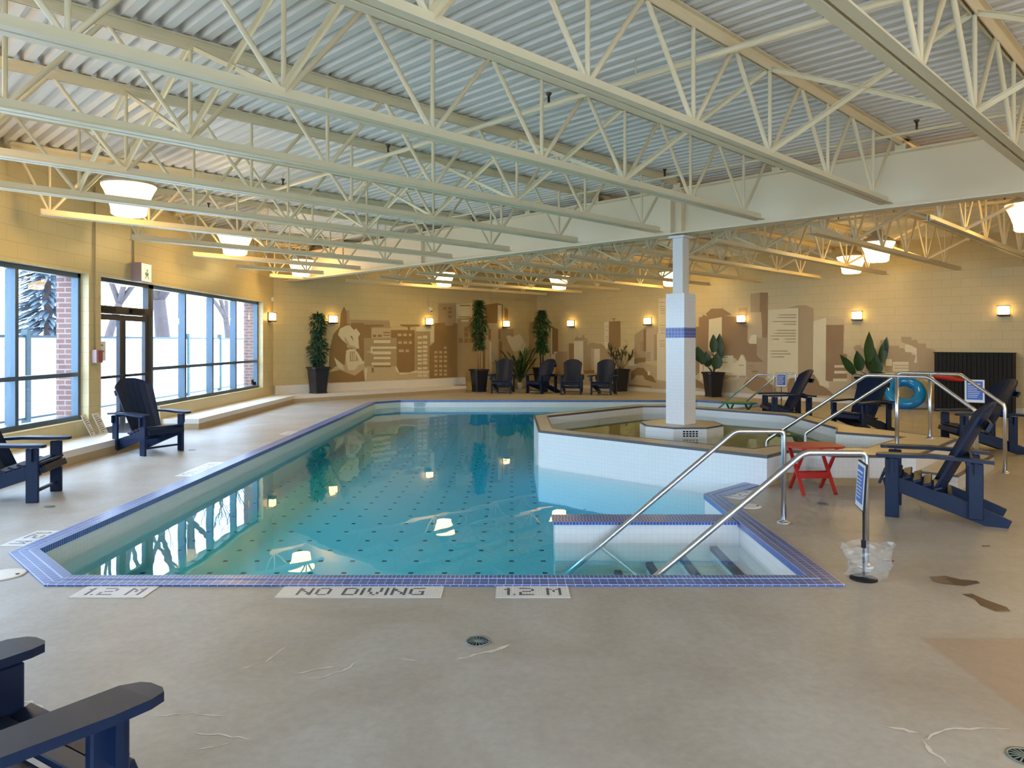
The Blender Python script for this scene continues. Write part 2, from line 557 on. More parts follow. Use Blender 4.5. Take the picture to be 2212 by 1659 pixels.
# ------------------------------------------------------------------ plan of the place
XL = -6.2                     # window wall
CA = (-6.2, 19.05)            # corner window wall / left mural wall
CB = (0.89, 26.14)            # corner between the mural walls
CD = (15.5, 11.53)
YB = -3.2
ROOM = [(XL, YB), (CD[0], YB), CD, CB, CA]
CEIL = 3.98
POOL = [(-2.9, 4.82), (1.95, 4.82), (1.95, 7.42), (2.55, 8.02), (4.0, 9.45), (4.4, 12.5), (4.4, 16.3), (6.2, 18.1), (4.9, 19.4), (-2.95, 19.4), (-3.52, 18.83), (-3.52, 5.44)]
WZ = -0.17
PZ = -0.62

# floor with the pool cut out
mb = MB()
mb.flat([ROOM, POOL[::-1]], 0.0)
structure(mb.obj('floor', 'floor'))

# walls -----------------------------------------------------------
W1 = (2.6, 10.75); W2 = (11.07, 18.27); SILL = 0.42; HEAD = 2.55
mb = MB()
ZT = 4.12
XI = XL - 0.22
def wl(y0, y1, z0, z1):
    mb.box(XI, XL, y0, y1, z0, z1)
wl(YB, W1[0], 0, ZT)
wl(W1[1], W2[0], 0, ZT)
wl(W2[1], CA[1] + 0.3, 0, ZT)
wl(*W1, 0, SILL); wl(*W1, HEAD, ZT)
wl(12.93, W2[1], 0, SILL); wl(*W2, HEAD, ZT)
structure(mb.obj('wall_left', 'block'))
mb = MB()
XO = XL - 0.46
for y0, y1, z0, z1 in ((YB, W1[0] + .05, -.1, 4.3), (W1[1] - .03, W2[0] + .05, -.1, 4.3), (W2[1] - .05, CA[1] + 1, -.1, 4.3), (W1[0], W1[1], -.1, SILL - .04), (W1[0], W1[1], HEAD + .03, 4.3), (12.93, W2[1], -.1, SILL - .04), (W2[0], W2[1], HEAD + .03, 4.3)):
    mb.box(XO, XI - 0.001, y0, y1, z0, z1)
structure(mb.obj('wall_outside', 'brick'))

def diag_wall(name, a, b, t=0.25):
    a = Vector(a); b = Vector(b)
    d = (b - a).normalized()
    n = Vector((-d.y, d.x))          # outward for a->b with room on the right
    mb = MB()
    mb.prism([tuple(a), tuple(a + n * t), tuple(b + n * t), tuple(b)][::-1], 0, ZT)
    return structure(mb.obj(name, 'block'))
diag_wall('wall_far_left', CA, CB)
diag_wall('wall_far_right', CB, CD)
diag_wall('wall_right', CD, (CD[0], YB))
W3 = (-5.2, 9.6)
mb = MB()
for x0, x1, z0, z1 in ((XL - .3, W3[0], 0, ZT), (W3[1], CD[0], 0, ZT), (*W3, 0, SILL), (*W3, HEAD, ZT)):
    mb.box(x0, x1, YB - .25, YB, z0, z1)
structure(mb.obj('wall_back', 'block'))

# baseboards along the far right wall
dR = Vector((1, -1, 0)).normalized(); nR = Vector((-1, -1, 0)).normalized()   # towards the room
mb = MB()
a = Vector((*CB, 0)); b = Vector((*CD, 0))
mb.prism([tuple((a + nR * .012).xy), tuple((b + nR * .012).xy), tuple(b.xy), tuple(a.xy)], 0, 0.11)
structure(mb.obj('baseboard_far_right', 'ledge_white'))

# ledges -----------------------------------------------------------
def ledge(name, poly, h=0.19):
    mb = MB()
    mb.prism(poly, 0, h - 0.085, 1)
    # slightly proud white nosing
    c = Vector((sum(p[0] for p in poly) / len(poly), sum(p[1] for p in poly) / len(poly)))
    mb.prism(poly, h - 0.085, h, 0)
    return structure(mb.obj(name, ['ledge_white', 'ledge_tan']))
ledge('trim_1', [(XL, YB), (-5.55, YB), (-5.55, 10.98), (XL, 10.98)])
ledge('trim_2', [(XL, 13.0), (-5.55, 13.0), (-5.55, 18.68), (-1.42, 22.81), (-1.93, 23.32), (XL, 19.05)])
mb = MB()
e = Vector((1, -1)).normalized() * 0.11
p0 = Vector(CA); p1 = Vector((-1.57, 23.68))
mb.prism([tuple(p0), tuple(p0 + e), tuple(p1 + e), tuple(p1)], 0.19, 0.42)
structure(mb.obj('trim_3', 'ledge_white'))

# roof deck (real corrugation) --------------------------------------
mb = MB()
d1 = Vector((1, -1, 0)) / S2; d2 = Vector((1, 1, 0)) / S2
pitch = 0.15
u = -9.0
prof = []
while u < 21.5:
    prof += [(u, 0.0), (u + 0.070, 0.0), (u + 0.090, 0.06), (u + 0.13, 0.06)]
    u += pitch
base = Vector((0, 0, CEIL))
k0 = len(mb.v)
for uu, z in prof:
    for vv in (-26, 26):
        mb.v.append(base + d2 * uu + d1 * vv + Vector((0, 0, z)))
for i in range(len(prof) - 1):
    mb.face([2 * i, 2 * i + 2, 2 * i + 3, 2 * i + 1])
ceil = mb.obj('ceiling', 'deck')
bm = bmesh.new(); bm.from_mesh(ceil.data)
for (ax, ay), (bx, by) in zip(ROOM, ROOM[1:] + ROOM[:1]):
    nrm = Vector((by - ay, -(bx - ax), 0)).normalized()
    bmesh.ops.bisect_plane(bm, geom=bm.verts[:] + bm.edges[:] + bm.faces[:], plane_co=Vector((ax, ay, 0)) + nrm * 0.02, plane_no=nrm, clear_outer=True)
# light-tight roof skin above the flutes
vs = [bm.verts.new((x, y, CEIL + 0.12)) for x, y in ROOM]
bm.faces.new(vs)
bm.to_mesh(ceil.data); bm.free()
structure(ceil)

# ------------------------------------------------------------------ windows and door
XF = XL - 0.12          # inner face of frames
def window(idx, y0, y1, z0, z1, muls, tran, loc=None, rz=0):
    r = structure(thing('window_%d' % idx, None, None, loc or (XF, 0, 0), rz))
    fr = MB()
    f = 0.065
    fr.box(-.1, 0, y0, y0 + f, z0, z1); fr.box(-.1, 0, y1 - f, y1, z0, z1)
    fr.box(-.1, 0.0, y0, y1, z1 - f, z1)
    fr.box(-.1, 0.012, y0, y1, z0, z0 + f)
    fr.obj('window_frame', 'frame', r)
    for m in muls:
        k = MB(); k.box(-.13, 0.005, m - .033, m + .033, z0 + f, z1 - f)
        k.obj('mullion', 'frame', r)
    ys = [y0 + f] + [m for m in muls] + [y1 - f]
    k = MB()
    k.box(-.09, 0.002, y0 + f, y1 - f, tran - .028, tran + .028)
    k.obj('transom', 'frame', r)
    for a, b in zip(ys, ys[1:]):
        for za, zb in ((z0 + f, tran), (tran, z1 - f)):
            g = MB()
            g.v = [Vector((-.05, a, za)), Vector((-.05, b, za)), Vector((-.05, b, zb)), Vector((-.05, a, zb))]
            g.face([0, 1, 2, 3])
            g.obj('window_pane', 'glass', r)
    return r
window(1, *W1, SILL, HEAD, [9.36, 8.02, 6.68, 5.34, 4.0], 1.08)
w2 = window(2, 12.86, W2[1], SILL, HEAD, [14.2, 15.5, 16.8], 1.08)
window(3, -W3[1], -W3[0], SILL, HEAD, [-8.1, -6.6, -5.1, -3.6, -2.1, -.6, .9, 2.4, 3.9], 1.08, (0, YB - .12, 0), PI / 2)  # unseen window behind the camera, added as daylight fill for foreground and girder
# small black alarm contact on the frame of window 2
k = MB(); k.box(0, .05, 17.85, 17.98, .50, .58); k.box(.0, .03, 17.78, 17.88, .54, .64)
k.obj('window_latch', 'black', w2)

door = structure(thing('door_1', None, None, (XF, 0, 0)))
DY0, DY1 = 11.07, 12.86
k = MB()
k.box(-.1, .0, DY0, DY0 + .05, 0, HEAD); k.box(-.1, .0, DY1 - .11, DY1, 0, HEAD)
k.box(-.1, .0, DY0, DY1, HEAD - .06, HEAD); k.box(-.1, .02, DY0, DY1, 2.0, 2.12); k.box(-.1, .0, DY0, DY1, 0, .03)
k.obj('door_frame', 'door_dark', door)
k = MB(); k.box(-.02, .055, DY0 + .15, DY0 + .55, 2.03, 2.1); k.box(-.02, .055, DY0 + 1.05, DY0 + 1.45, 2.03, 2.1)
k.obj('door_closer', 'black', door)
g = MB(); g.v = [Vector((-.05, DY0 + .05, 2.12)), Vector((-.05, DY1 - .11, 2.12)), Vector((-.05, DY1 - .11, HEAD - .06)), Vector((-.05, DY0 + .05, HEAD - .06))]; g.face([0, 1, 2, 3])
g.obj('transom_pane', 'glass', door)
mid = (DY0 + .05 + DY1 - .11) / 2
for a, b in ((DY0 + .055, mid - .004), (mid + .004, DY1 - .115)):
    k = MB()
    k.box(-.07, -.01, a, a + .085, .04, 1.99); k.box(-.07, -.01, b - .085, b, .04, 1.99)
    k.box(-.07, -.01, a + .085, b - .085, .04, .22); k.box(-.07, -.01, a + .085, b - .085, 1.9, 1.99)
    lf = k.obj('door_leaf', 'door_dark', door)
    g = MB(); g.v = [Vector((-.04, a + .085, .22)), Vector((-.04, b - .085, .22)), Vector((-.04, b - .085, 1.9)), Vector((-.04, a + .085, 1.9))]; g.face([0, 1, 2, 3])
    g.obj('door_pane', 'glass', lf)
    h = MB(); h.box(-.01, .05, a + .05, b - .05, .985, 1.025)
    h.obj('push_bar', 'door_dark', lf)
k = MB(); k.box(-.035, -.033, DY0 + .16, DY0 + .40, 1.26, 1.56)
pn = k.obj('door_notice', 'paper', door)
k = MB()
for i in range(5):
    k.box(-.033, -.032, DY0 + .19, DY0 + .19 + .04 + .13 * ((i * 7 % 5) / 4), 1.30 + i * .048, 1.32 + i * .048)
k.obj('notice_writing', 'ink', pn)

# ------------------------------------------------------------------ pool
pool = thing('swimming_pool', 'indoor swimming pool with cobalt tile edge and dotted white tile floor', 'pool', (0, 0, 0))
mb = MB()
n = len(POOL)
k = mb.add([(x, y, PZ) for x, y in POOL] + [(x, y, 0) for x, y in POOL])
s_acc = 0.0
for i in range(n):
    j = (i + 1) % n
    L = (Vector(POOL[j]) - Vector(POOL[i])).length
    mb.face([k + j, k + i, k + n + i, k + n + j], 0, uv=[(s_acc + L, PZ), (s_acc, PZ), (s_acc, 0), (s_acc + L, 0)])
    s_acc += L
mb.obj('pool_wall', 'white_tile', pool)
mb = MB(); mb.flat([POOL], PZ)
mb.obj('pool_floor', 'pool_floor', pool)

def offset_poly(poly, d, closed=True):
    """offset outwards for a CCW polygon"""
    out = []
    n = len(poly)
    for i in range(n):
        p0 = Vector(poly[i - 1]); p1 = Vector(poly[i]); p2 = Vector(poly[(i + 1) % n])
        a = (p1 - p0).normalized(); b = (p2 - p1).normalized()
        na = Vector((a.y, -a.x)); nb = Vector((b.y, -b.x))
        m = (na + nb).normalized()
        out.append(tuple(p1 + m * d / max(0.3, m.dot(na))))
    return out
def strip(mb, A, B, z, h, mat=0, edges=None, flip=False):
    """tiled strip between matching vertex loops A (inner) and B (outer); UV runs along the edge"""
    n = len(A)
    for i in (edges if edges is not None else range(n)):
        j = (i + 1) % n
        a0, a1, b0, b1 = Vector(A[i]), Vector(A[j]), Vector(B[i]), Vector(B[j])
        t = (a1 - a0).normalized()
        w = (b0 - a0).dot(Vector((t.y, -t.x)))
        P = [(*a0, z), (*a1, z), (*b1, z), (*b0, z)]
        k = mb.add(P)
        U = [((Vector(p[:2]) - a0).dot(t) + 20, (Vector(p[:2]) - a0).dot(Vector((t.y, -t.x)))) for p in P]
        mb.face([k, k + 3, k + 2, k + 1], mat, uv=[U[0], U[3], U[2], U[1]])
        if h:
            k2 = mb.add([(*a0, z - h), (*a1, z - h), (*b1, z - h), (*b0, z - h)])
            L = (a1 - a0).length
            mb.face([k2 + 1, k2, k, k + 1], mat, uv=[(20 + L, -h), (20, -h), (20, 0), (20 + L, 0)])
            mb.face([k2 + 3, k2 + 2, k + 2, k + 3], mat, uv=[(20, -h), (20 + L, -h), (20 + L, 0), (20, 0)])
I0 = offset_poly(POOL, -0.012)
I1 = offset_poly(POOL, 0.052)
I2 = offset_poly(POOL, 0.165)
E = [i for i in range(n) if i not in (3, 4, 5)]
mb = MB(); strip(mb, I0, I1, 0.016, 0.05, 0, E)
mb.obj('coping_nosing', 'blue_nosing', pool)
mb = MB(); strip(mb, I1, I2, 0.012, 0.011, 0, E)
mb.obj('coping', 'blue_tile', pool)
# dividing wall beside the entry steps
mb = MB()
mb.box(0.37, 1.949, 6.29, 6.53, PZ + .001, -0.002, 0)
mb.obj('dividing_wall', 'white_tile', pool)
mb = MB()
strip(mb, [(0.35, 6.41), (1.93, 6.41), (1.93, 6.41), (0.35, 6.41)], [(0.35, 6.27), (1.93, 6.27), (1.93, 6.55), (0.35, 6.55)], 0.012, 0.0, 0, [0])
mb.box(0.35, 1.93, 6.27, 6.55, -0.012, 0.0119)
mb.obj('dividing_wall_cap', 'blue_nosing', pool)
# entry steps going down towards the left
tread = [(1.70, 1.949, -0.205), (1.42, 1.70, -0.27), (1.15, 1.42, -0.34), (0.88, 1.15, -0.41), (0.62, 0.88, -0.48)]
for x0, x1, z in tread:
    mb = MB(); mb.box(x0, x1, 4.821, 6.289, PZ + .001, z)
    st = mb.obj('entry_step', 'white_tile', pool)
    mb = MB(); mb.box(x0 - .004, x0 + .055, 4.822, 6.288, z - .03, z + .006)
    mb.obj('step_nosing', 'navy_step', st)
# skimmer grille at the far corner and a wall inlet
def grille(name, p, d, w, h, parent, mat='grey_metal'):
    """grille on a vertical face: p lower centre, d direction along the face, normal to the right of d"""
    d = Vector((*d, 0)).normalized(); nn = Vector((d.y, -d.x, 0))
    mb = MB()
    p = Vector(p)
    for i in range(6):
        a = p + d * (-w / 2 + w * i / 5) + nn * .006
        mb.beam(a, a + Vector((0, 0, h)), .014, .012)
    for i in range(4):
        a = p + Vector((0, 0, h * i / 3)) - d * w / 2 + nn * .006
        mb.beam(a, a + d * w, .012, .012)
    return mb.obj(name, mat, parent)
grille('skimmer_grille', (-2.45, 19.395, -.145), (1, 0), .26, .11, pool)

water_mb = MB()
WP = offset_poly(POOL, 0.03)
water_mb.prism(WP, PZ - 0.05, WZ)
MAT['pool_water'] = water('pool_water', (0.0, 0.89, 1.0), 0.92, wave=0.035, scale=1.3)
pw = water_mb.obj('pool_water', 'pool_water')
tag(pw, 'still turquoise water filling the swimming pool', 'water', kind='stuff')

# ------------------------------------------------------------------ hot tub
TO = [(.365, 10.12), (2.73, 7.86), (3.10, 8.24), (3.30, 8.24), (3.50, 7.93), (4.34, 7.88), (5.61, 9.25), (5.15, 10.25), (4.95, 10.6), (4.95, 12.5), (3.1, 14.3), (2.45, 14.3), (.365, 12.24)]
TI = [(.585, 10.33), (2.75, 8.40), (3.12, 8.66), (4.07, 8.46), (5.05, 9.45), (4.40, 9.97), (4.62, 10.45), (4.62, 12.38), (2.98, 14.02), (2.5, 14.02), (.585, 12.13)]
TZ = 0.33; TWZ = 0.185; TF = -0.42
tub = thing('hot_tub', 'raised octagonal hot tub clad in white tile beside the pool', 'hot tub', (0, 0, 0))
mb = MB()
mb.prism(TO, PZ - .02, TZ - .012, top=False, bottom=False)
mb.obj('tub_wall', 'white_tile', tub)
mb = MB()
mb.prism(TI[::-1], TF, TZ - .012, top=False, bottom=False)
mb.obj('tub_inner_wall', 'white_tile', tub)
mb = MB()
mb.flat([TO, TI[::-1]], TZ)
mb.prism(TO, TZ - .02, TZ, top=False, bottom=False)
mb.prism(TI[::-1], TZ - .02, TZ, top=False, bottom=False)
mb.obj('tub_coping', 'beige_tile', tub)
mb = MB()
strip(mb, offset_poly(TO, -.022), offset_poly(TO, .003), TZ + .003, .03)
strip(mb, offset_poly(TI, -.003), offset_poly(TI, .022), TZ + .003, .03)
mb.obj('edge_tile', 'dark_trim', tub)
mb = MB(); mb.flat([TI], TF)
mb.obj('tub_floor', 'tub_floor', tub)
mb = MB()
b1 = offset_poly(TO, .014)
for i in (1, 2, 3, 4):
    j = i + 1
    mb.prism([TO[i], b1[i], b1[j], TO[j]], 0, .085)
mb.obj('tub_base', 'ledge_tan', tub)
# entry seat inside
mb = MB(); mb.prism([(3.2, 8.66), (4.07, 8.47), (5.03, 9.45), (4.39, 9.96)], TF + .001, .02)
mb.obj('tub_seat', 'white_tile', tub)
grille('jet_grille', (3.05, 14.015, .20), (1, 0), .2, .09, tub)
# outside step
mb = MB()
sp_ = [(4.34, 7.875), (4.62, 7.60), (5.90, 8.98), (5.62, 9.245)]
mb.prism(sp_, 0, .165)
st = mb.obj('tub_step', 'beige_tile', tub)
mb = MB(); strip(mb, offset_poly(sp_, -.03), offset_poly(sp_, .002), .167, .02, 0, [0, 1, 2])
mb.obj('step_edge', 'dark_trim', st)
tw = MB(); tw.prism(offset_poly(TI, .03), TF - .03, TWZ)
MAT['tub_water'] = water('tub_water', (0.62, 0.80, 0.42), 1.0, wave=0.02, scale=2.0)
tag(tw.obj('tub_water', 'tub_water'), 'olive green water filling the raised hot tub', 'water', kind='stuff')

# ------------------------------------------------------------------ column
CC = (2.53, 11.0)
col = thing('column', 'square white tiled column with a blue band rising from the hot tub', 'column', (*CC, 0), PI / 4)
mb = MB()
R = .62
pl = [(R * math.cos(a), R * math.sin(a)) for a in [PI / 4 * i + PI / 8 - PI / 4 for i in range(8)]]
mb.prism(pl, TF, TZ + .0)
pb = mb.obj('plinth', 'white_tile', col)
mb = MB(); mb.flat([pl], TZ + .004); strip(mb, offset_poly(pl, -.02), offset_poly(pl, .003), TZ + .006, .022, 1)
mb.obj('plinth_top', ['beige_tile', 'dark_trim'], col)
hw = .157
mb = MB(); mb.box(-hw, hw, -hw, hw, TZ + .004, 1.615); mb.box(-hw, hw, -hw, hw, 1.765, 2.27)
mb.obj('tiled_shaft', 'white_tile', col)
mb = MB(); mb.box(-hw - .002, hw + .002, -hw - .002, hw + .002, 1.615, 1.765)
mb.obj('blue_band', 'blue_tile', col)
mb = MB(); mb.box(-.085, .085, -.085, .085, 2.27, 3.10); mb.box(-.13, .13, -.13, .13, 3.10, 3.135); mb.box(-.10, .10, -.10, .10, 2.27, 2.285)
mb.obj('steel_post', 'post', col)
# black mosaic grilles on the plinth
a = PI / 4 + PI / 4 * 0
def plinth_grille(ang, name):
    r = R * math.cos(PI / 8)
    mb = MB()
    for i in range(5):
        for j in range(3):
            x = -.10 + .045 * i; z = TWZ + .02 + .032 * j
            M = Matrix.Rotation(ang, 4, 'Z')
            mb.box(r - .002, r + .006, x, x + .03, z, z + .02, 0, M)
    mb.obj(name, 'black', col)
plinth_grille(-PI / 2 - PI / 4, 'plinth_grille')
plinth_grille(PI / 2 - PI / 4 + .0, 'plinth_grille')

# ------------------------------------------------------------------ roof steel
GZ0, GZ1 = 3.155, 3.83
GS = 13.46
def line_pt(c, s):        # c = X-Y, s = X+Y
    return Vector(((s + c) / 2, (s - c) / 2, 0))
g0 = line_pt(-25.25, GS); g1 = line_pt(2 * CD[0] - GS, GS)
gird = thing('roof_girder', 'deep cream steel girder crossing the room over the column', 'girder', g0, -PI / 4)
L = (g1 - g0).length
mb = MB()
mb.box(0, L, -.115, .115, GZ0, GZ0 + .022)
mb.obj('bottom_flange', 'girder', gird)
mb = MB(); mb.box(0, L, -.115, .115, GZ1 - .022, GZ1); mb.obj('top_flange', 'girder', gird)
mb = MB(); mb.box(0, L, -.008, .008, GZ0 + .022, GZ1 - .022); mb.obj('girder_web', 'girder', gird)
colx = (Vector((*CC, 0)) - g0).length
for x in (colx - .09, colx + .09, colx + 6.1, colx - 6.1):
    mb = MB(); mb.box(x - .006, x + .006, -.10, .10, GZ0 + .022, GZ1 - .022)
    mb.obj('stiffener', 'girder', gird)

JB, JT = 3.125, 3.90
def chord_mesh(x0, x1, z, up, wid=.15, h=.082, t=.009):
    """pair of angles back to back with a gap: horizontal legs out, vertical legs towards the webs"""
    mb = MB()
    sgn = 1 if up else -1
    for sy in (-1, 1):
        ya, yb = (.011, wid / 2)
        if sy < 0: ya, yb = -yb, -ya
        mb.box(x0, x1, ya, yb, *sorted((z, z + sgn * t)))
        yv = (.011, .011 + t) if sy > 0 else (-.011 - t, -.011)
        mb.box(x0, x1, yv[0], yv[1], *sorted((z + sgn * t, z + sgn * h)))
        # root fillet, gives the rounded shade of the angle
        k = mb.add([(x0, yv[1] if sy > 0 else yv[0], z + sgn * (t + .018)), (x0, (yv[1] + .018) if sy > 0 else (yv[0] - .018), z + sgn * t), (x1, yv[1] if sy > 0 else yv[0], z + sgn * (t + .018)), (x1, (yv[1] + .018) if sy > 0 else (yv[0] - .018), z + sgn * t)])
        mb.face([k, k + 1, k + 3, k + 2])
    return mb
PN = 1.241; PH = 2.333 % 1.241
web_cache = {}
def web_mesh(dx, dz, r):
    key = (round(dx, 3), round(dz, 3), r)
    if key not in web_cache:
        mb = MB()
        L = math.hypot(dx, dz); t = Vector((dx, 0, dz)).normalized()
        a = Vector((0, 0, 0)); b = Vector((dx, 0, dz))
        # crimped flat ends
        mb.tube([a, a + t * .05, a + t * .11, b - t * .11, b - t * .05, b], r, 8, rr=[r * .7, r * .9, r, r, r * .9, r * .7])
        o = mb.obj('web_bar', 'steel')
        web_cache[key] = o.data
        bpy.data.objects.remove(o)
    return web_cache[key]
def joist(c, s0, s1, label, group, b0=.75, b1=.75):
    p = line_pt(c, s0)
    Lj = (s1 - s0) / S2
    r = thing('bar_joist', label, 'joist', p, PI / 4, group)
    off = s0 / S2
    chord_mesh(0, Lj, JT + .068, False).obj('top_chord', 'steel', r)
    x0, x1 = b0, Lj - b1
    if x1 - x0 < .7:
        x0, x1 = .3, Lj - .3
    zb = JB
    # bottom nodes inside the bottom chord
    k0 = math.ceil((off + x0 + .05 - PH) / PN); nodes = []
    while PH + k0 * PN - off < x1 - .05:
        nodes.append(PH + k0 * PN - off); k0 += 1
    if not nodes:
        nodes = [(x0 + x1) / 2]
    ends = (min(x0, nodes[0] - .12), max(x1, nodes[-1] + .12))
    if nodes[0] - x0 > .9:
        nodes.insert(0, x0 + .1)
    chord_mesh(max(.02, ends[0]), min(Lj - .02, ends[1]), zb, True).obj('bottom_chord', 'steel', r)
    def web(xa, za, xb, zb_, rr=.0195):
        o = bpy.data.objects.new('web_bar', web_mesh(xb - xa, zb_ - za, rr))
        C.objects.link(o); o.parent = r; o.location = (xa, 0, za)
    zt = JT + .03; zl = zb + .035
    for i, x in enumerate(nodes):
        web(x, zl, x, zt, .017)
        xl = (nodes[i - 1] + x) / 2 if i else max(.05, x - PN / 2 if x > PN * .7 else .05)
        xr = (nodes[i + 1] + x) / 2 if i < len(nodes) - 1 else min(Lj - .05, x + PN / 2 if Lj - x > PN * .7 else Lj - .05)
        web(x, zl, xl, zt)
        web(x, zl, xr, zt)
    # bearing seats
    for xs in (0.0, Lj - .16):
        mb = MB(); mb.box(xs, xs + .16, -.06, .06, GZ1 + .002, JT + .01)
        mb.obj('bearing_seat', 'steel', r)
    return r
JS = {}
cs = [-8.45 + 2.17 * k for k in range(-7, 5)]
for k, c in zip(range(-7, 5), cs):
    s0 = max(-2 * abs(XL) - c + .24, 2 * YB + c + .24)
    side = 'window side' if k < 0 else 'right side'
    where = 'meeting the girder at the column' if k == 0 else ('%s from the column on the %s' % (ORD[abs(k)], side))
    joist(c, s0, GS + .10, 'cream open web joist, near bay, ' + where, 'roof joists nearer than the girder', b0=.32, b1=.62)
    JS[('n', k)] = (c, s0, GS - .2)
    joist(c, GS - .10 + .0, 27.03 - .04, 'cream open web joist, far bay, ' + where, 'roof joists beyond the girder', b0=1.1, b1=.72)
    JS[('f', k)] = (c, GS + .3, 26.9)

def brace(c, s, label, group):
    """X of flat angles between joist c and joist c+2.17 at sum s"""
    p = line_pt(c + 1.085, s)
    r = thing('cross_brace', label, 'brace', p, -PI / 4, group)
    h = 2.17 / S2 / 2
    for sg, dy in ((1, .0), (-1, .012)):
        mb = MB()
        a = Vector((-h * sg, dy, JB + .06)); b = Vector((h * sg, dy, JT + .01))
        mb.beam(a, b, .005, .038); mb.beam(a + Vector((0, -.016, .019)), b + Vector((0, -.016, .019)), .032, .005)
        mb.obj('brace_arm', 'steel', r)
rows = [('n', -1.96, 'row above the camera'), ('n', 3.3, 'nearest visible row'), ('n', 8.56, 'row before the girder'), ('f', 17.3, 'first row beyond the girder'), ('f', 22.6, 'last row before the mural')]
for bay, s, rowname in rows:
    for k in range(-7, 4):
        c, s0, s1 = JS[(bay, k)]
        if s < s0 + .8 or s < JS[(bay, k + 1)][1] + .3:
            continue
        brace(c, s, 'cream cross brace, %s, %s gap counted from windows' % (rowname, ORD[k + 8]), 'cross bracing between roof joists')

# sprinkler pipes
def pipe(s, z, c0, c1, r, label, heads):
    root = thing('sprinkler_pipe', label, 'pipe', line_pt(c0, s), -PI / 4, 'sprinkler pipes under the roof')
    L = (c1 - c0) / S2
    mb = MB(); mb.tube([(0, 0, z), (L, 0, z)], r, 10); mb.obj('pipe_run', 'steel', root)
    x = heads[0]
    while x < L - .3:
        mb = MB()
        mb.tube([(x, 0, z), (x, 0, z + .09)], .012, 8); mb.lathe([(.008, 0), (.02, .012), (.03, .03), (.03, .034), (0, .034)], 10, center=(x, 0, z + .085))
        mb.obj('sprinkler_head', 'bronze', root)
        x += heads[1]
    n = 1
    x = .8
    while x < L:
        mb = MB(); mb.tube([(x, 0, z + r), (x, 0, CEIL)], .006, 6); mb.obj('hanger_rod', 'steel', root)
        x += 3.1
pipe(7.33, 3.80, -19.5, .5, .026, 'long cream sprinkler pipe crossing below the roof deck, nearer than the girder', (1.3, 2.6))
pipe(12.35, 3.84, -24.5, 3.0, .018, 'thin cream sprinkler pipe running close beside the near face of the girder', (2.0, 3.2))
pipe(19.6, 3.80, -24.5, .5, .026, 'long cream sprinkler pipe crossing the far bay under the roof', (1.6, 2.6))

# ------------------------------------------------------------------ pendant lamps
def make_lamp(label):
    r = thing('pendant_lamp', label, 'lamp', (0, 0, 0), 0, 'high bay lamps under the roof')
    mb = MB()
    n = 48
    lens = MB(); lens.lathe([(0, 0), (.17, .0), (.197, .018)], 48); lens.obj('lamp_lens', 'lens', r)
    prof = [(.197, .018), (.205, .10), (.235, .20), (.275, .30), (.308, .36), (.308, .385), (.28, .39)]
    k = len(mb.v)
    for R_, z in prof:
        for j in range(n):
            a = 2 * PI * j / n
            rr = R_ * (1 + (.012 if j % 2 else -.012))
            mb.v.append(Vector((rr * math.cos(a), rr * math.sin(a), z)))
    for i in range(len(prof) - 1):
        for j in range(n):
            j2 = (j + 1) % n
            mb.face([k + i * n + j, k + i * n + j2, k + (i + 1) * n + j2, k + (i + 1) * n + j], 0)
    mb.obj('glowing_shade', 'bowl', r)
    mb = MB(); mb.lathe([(.315, .372), (.318, .395), (.27, .43), (.16, .50), (.11, .52), (.11, .62), (0, .63)], 24)
    mb.obj('lamp_housing', 'housing', r)
    mb = MB(); mb.tube([(0, 0, .61), (0, 0, CEIL - 3.12)], .012, 8); mb.obj('hanging_stem', 'steel', r)
    return r
LZ = 3.12
lamps = [((-4.76, 9.12), 'glowing bowl pendant lamp nearest the camera, above the window side deck'),
         ((-4.98, 13.2), 'glowing pendant lamp, second along the window wall'),
         ((-5.03, 17.5), 'glowing pendant lamp near the corner of window and mural walls'),
         ((-1.92, 20.7), 'glowing pendant lamp above the far end of the pool, left one'),
         ((1.40, 21.8), 'glowing pendant lamp above the four chairs at the far end'),
         ((7.75, 16.75), 'glowing pendant lamp on the right, lower and farther of the close pair'),
         ((7.15, 14.35), 'glowing pendant lamp on the right, higher and nearer of the close pair'),
         ((7.32, 10.35), 'glowing pendant lamp cut off by the right edge of the view'),
         ((-4.6, 4.9), 'pendant lamp over the window side deck, left of the camera view'),
         ((7.4, 4.6), 'pendant lamp over the right deck beside the camera'),
         ((0.6, -1.0), 'pendant lamp behind the camera, middle one'),
         ((3.3, 1.7), 'added unseen pendant lamp above and right of the camera'),  # added unseen lamp, warms the near ceiling and girder face
         ((8.7, 7.3), 'added pendant lamp over the right deck, out of view'),  # added beyond the view for warm light on the right deck
         ((5.6, 3.3), 'added pendant lamp between the camera and the right deck, out of view'),  # unseen, added to light the right part of the girder
         ((11.6, 10.6), 'added pendant lamp at the far right, out of view'),  # added outside the view, more warm light on right floor and girder
         ((9.0, 0.6), 'pendant lamp behind the camera, on the right'),
         ((4.45, 20.55), 'pendant lamp hidden behind the tiled column')]
first = make_lamp(lamps[0][1]); first.location = (*lamps[0][0], LZ)
for (x, y), lab in lamps[1:]:
    dup(first, (x, y, LZ), 0, lab)

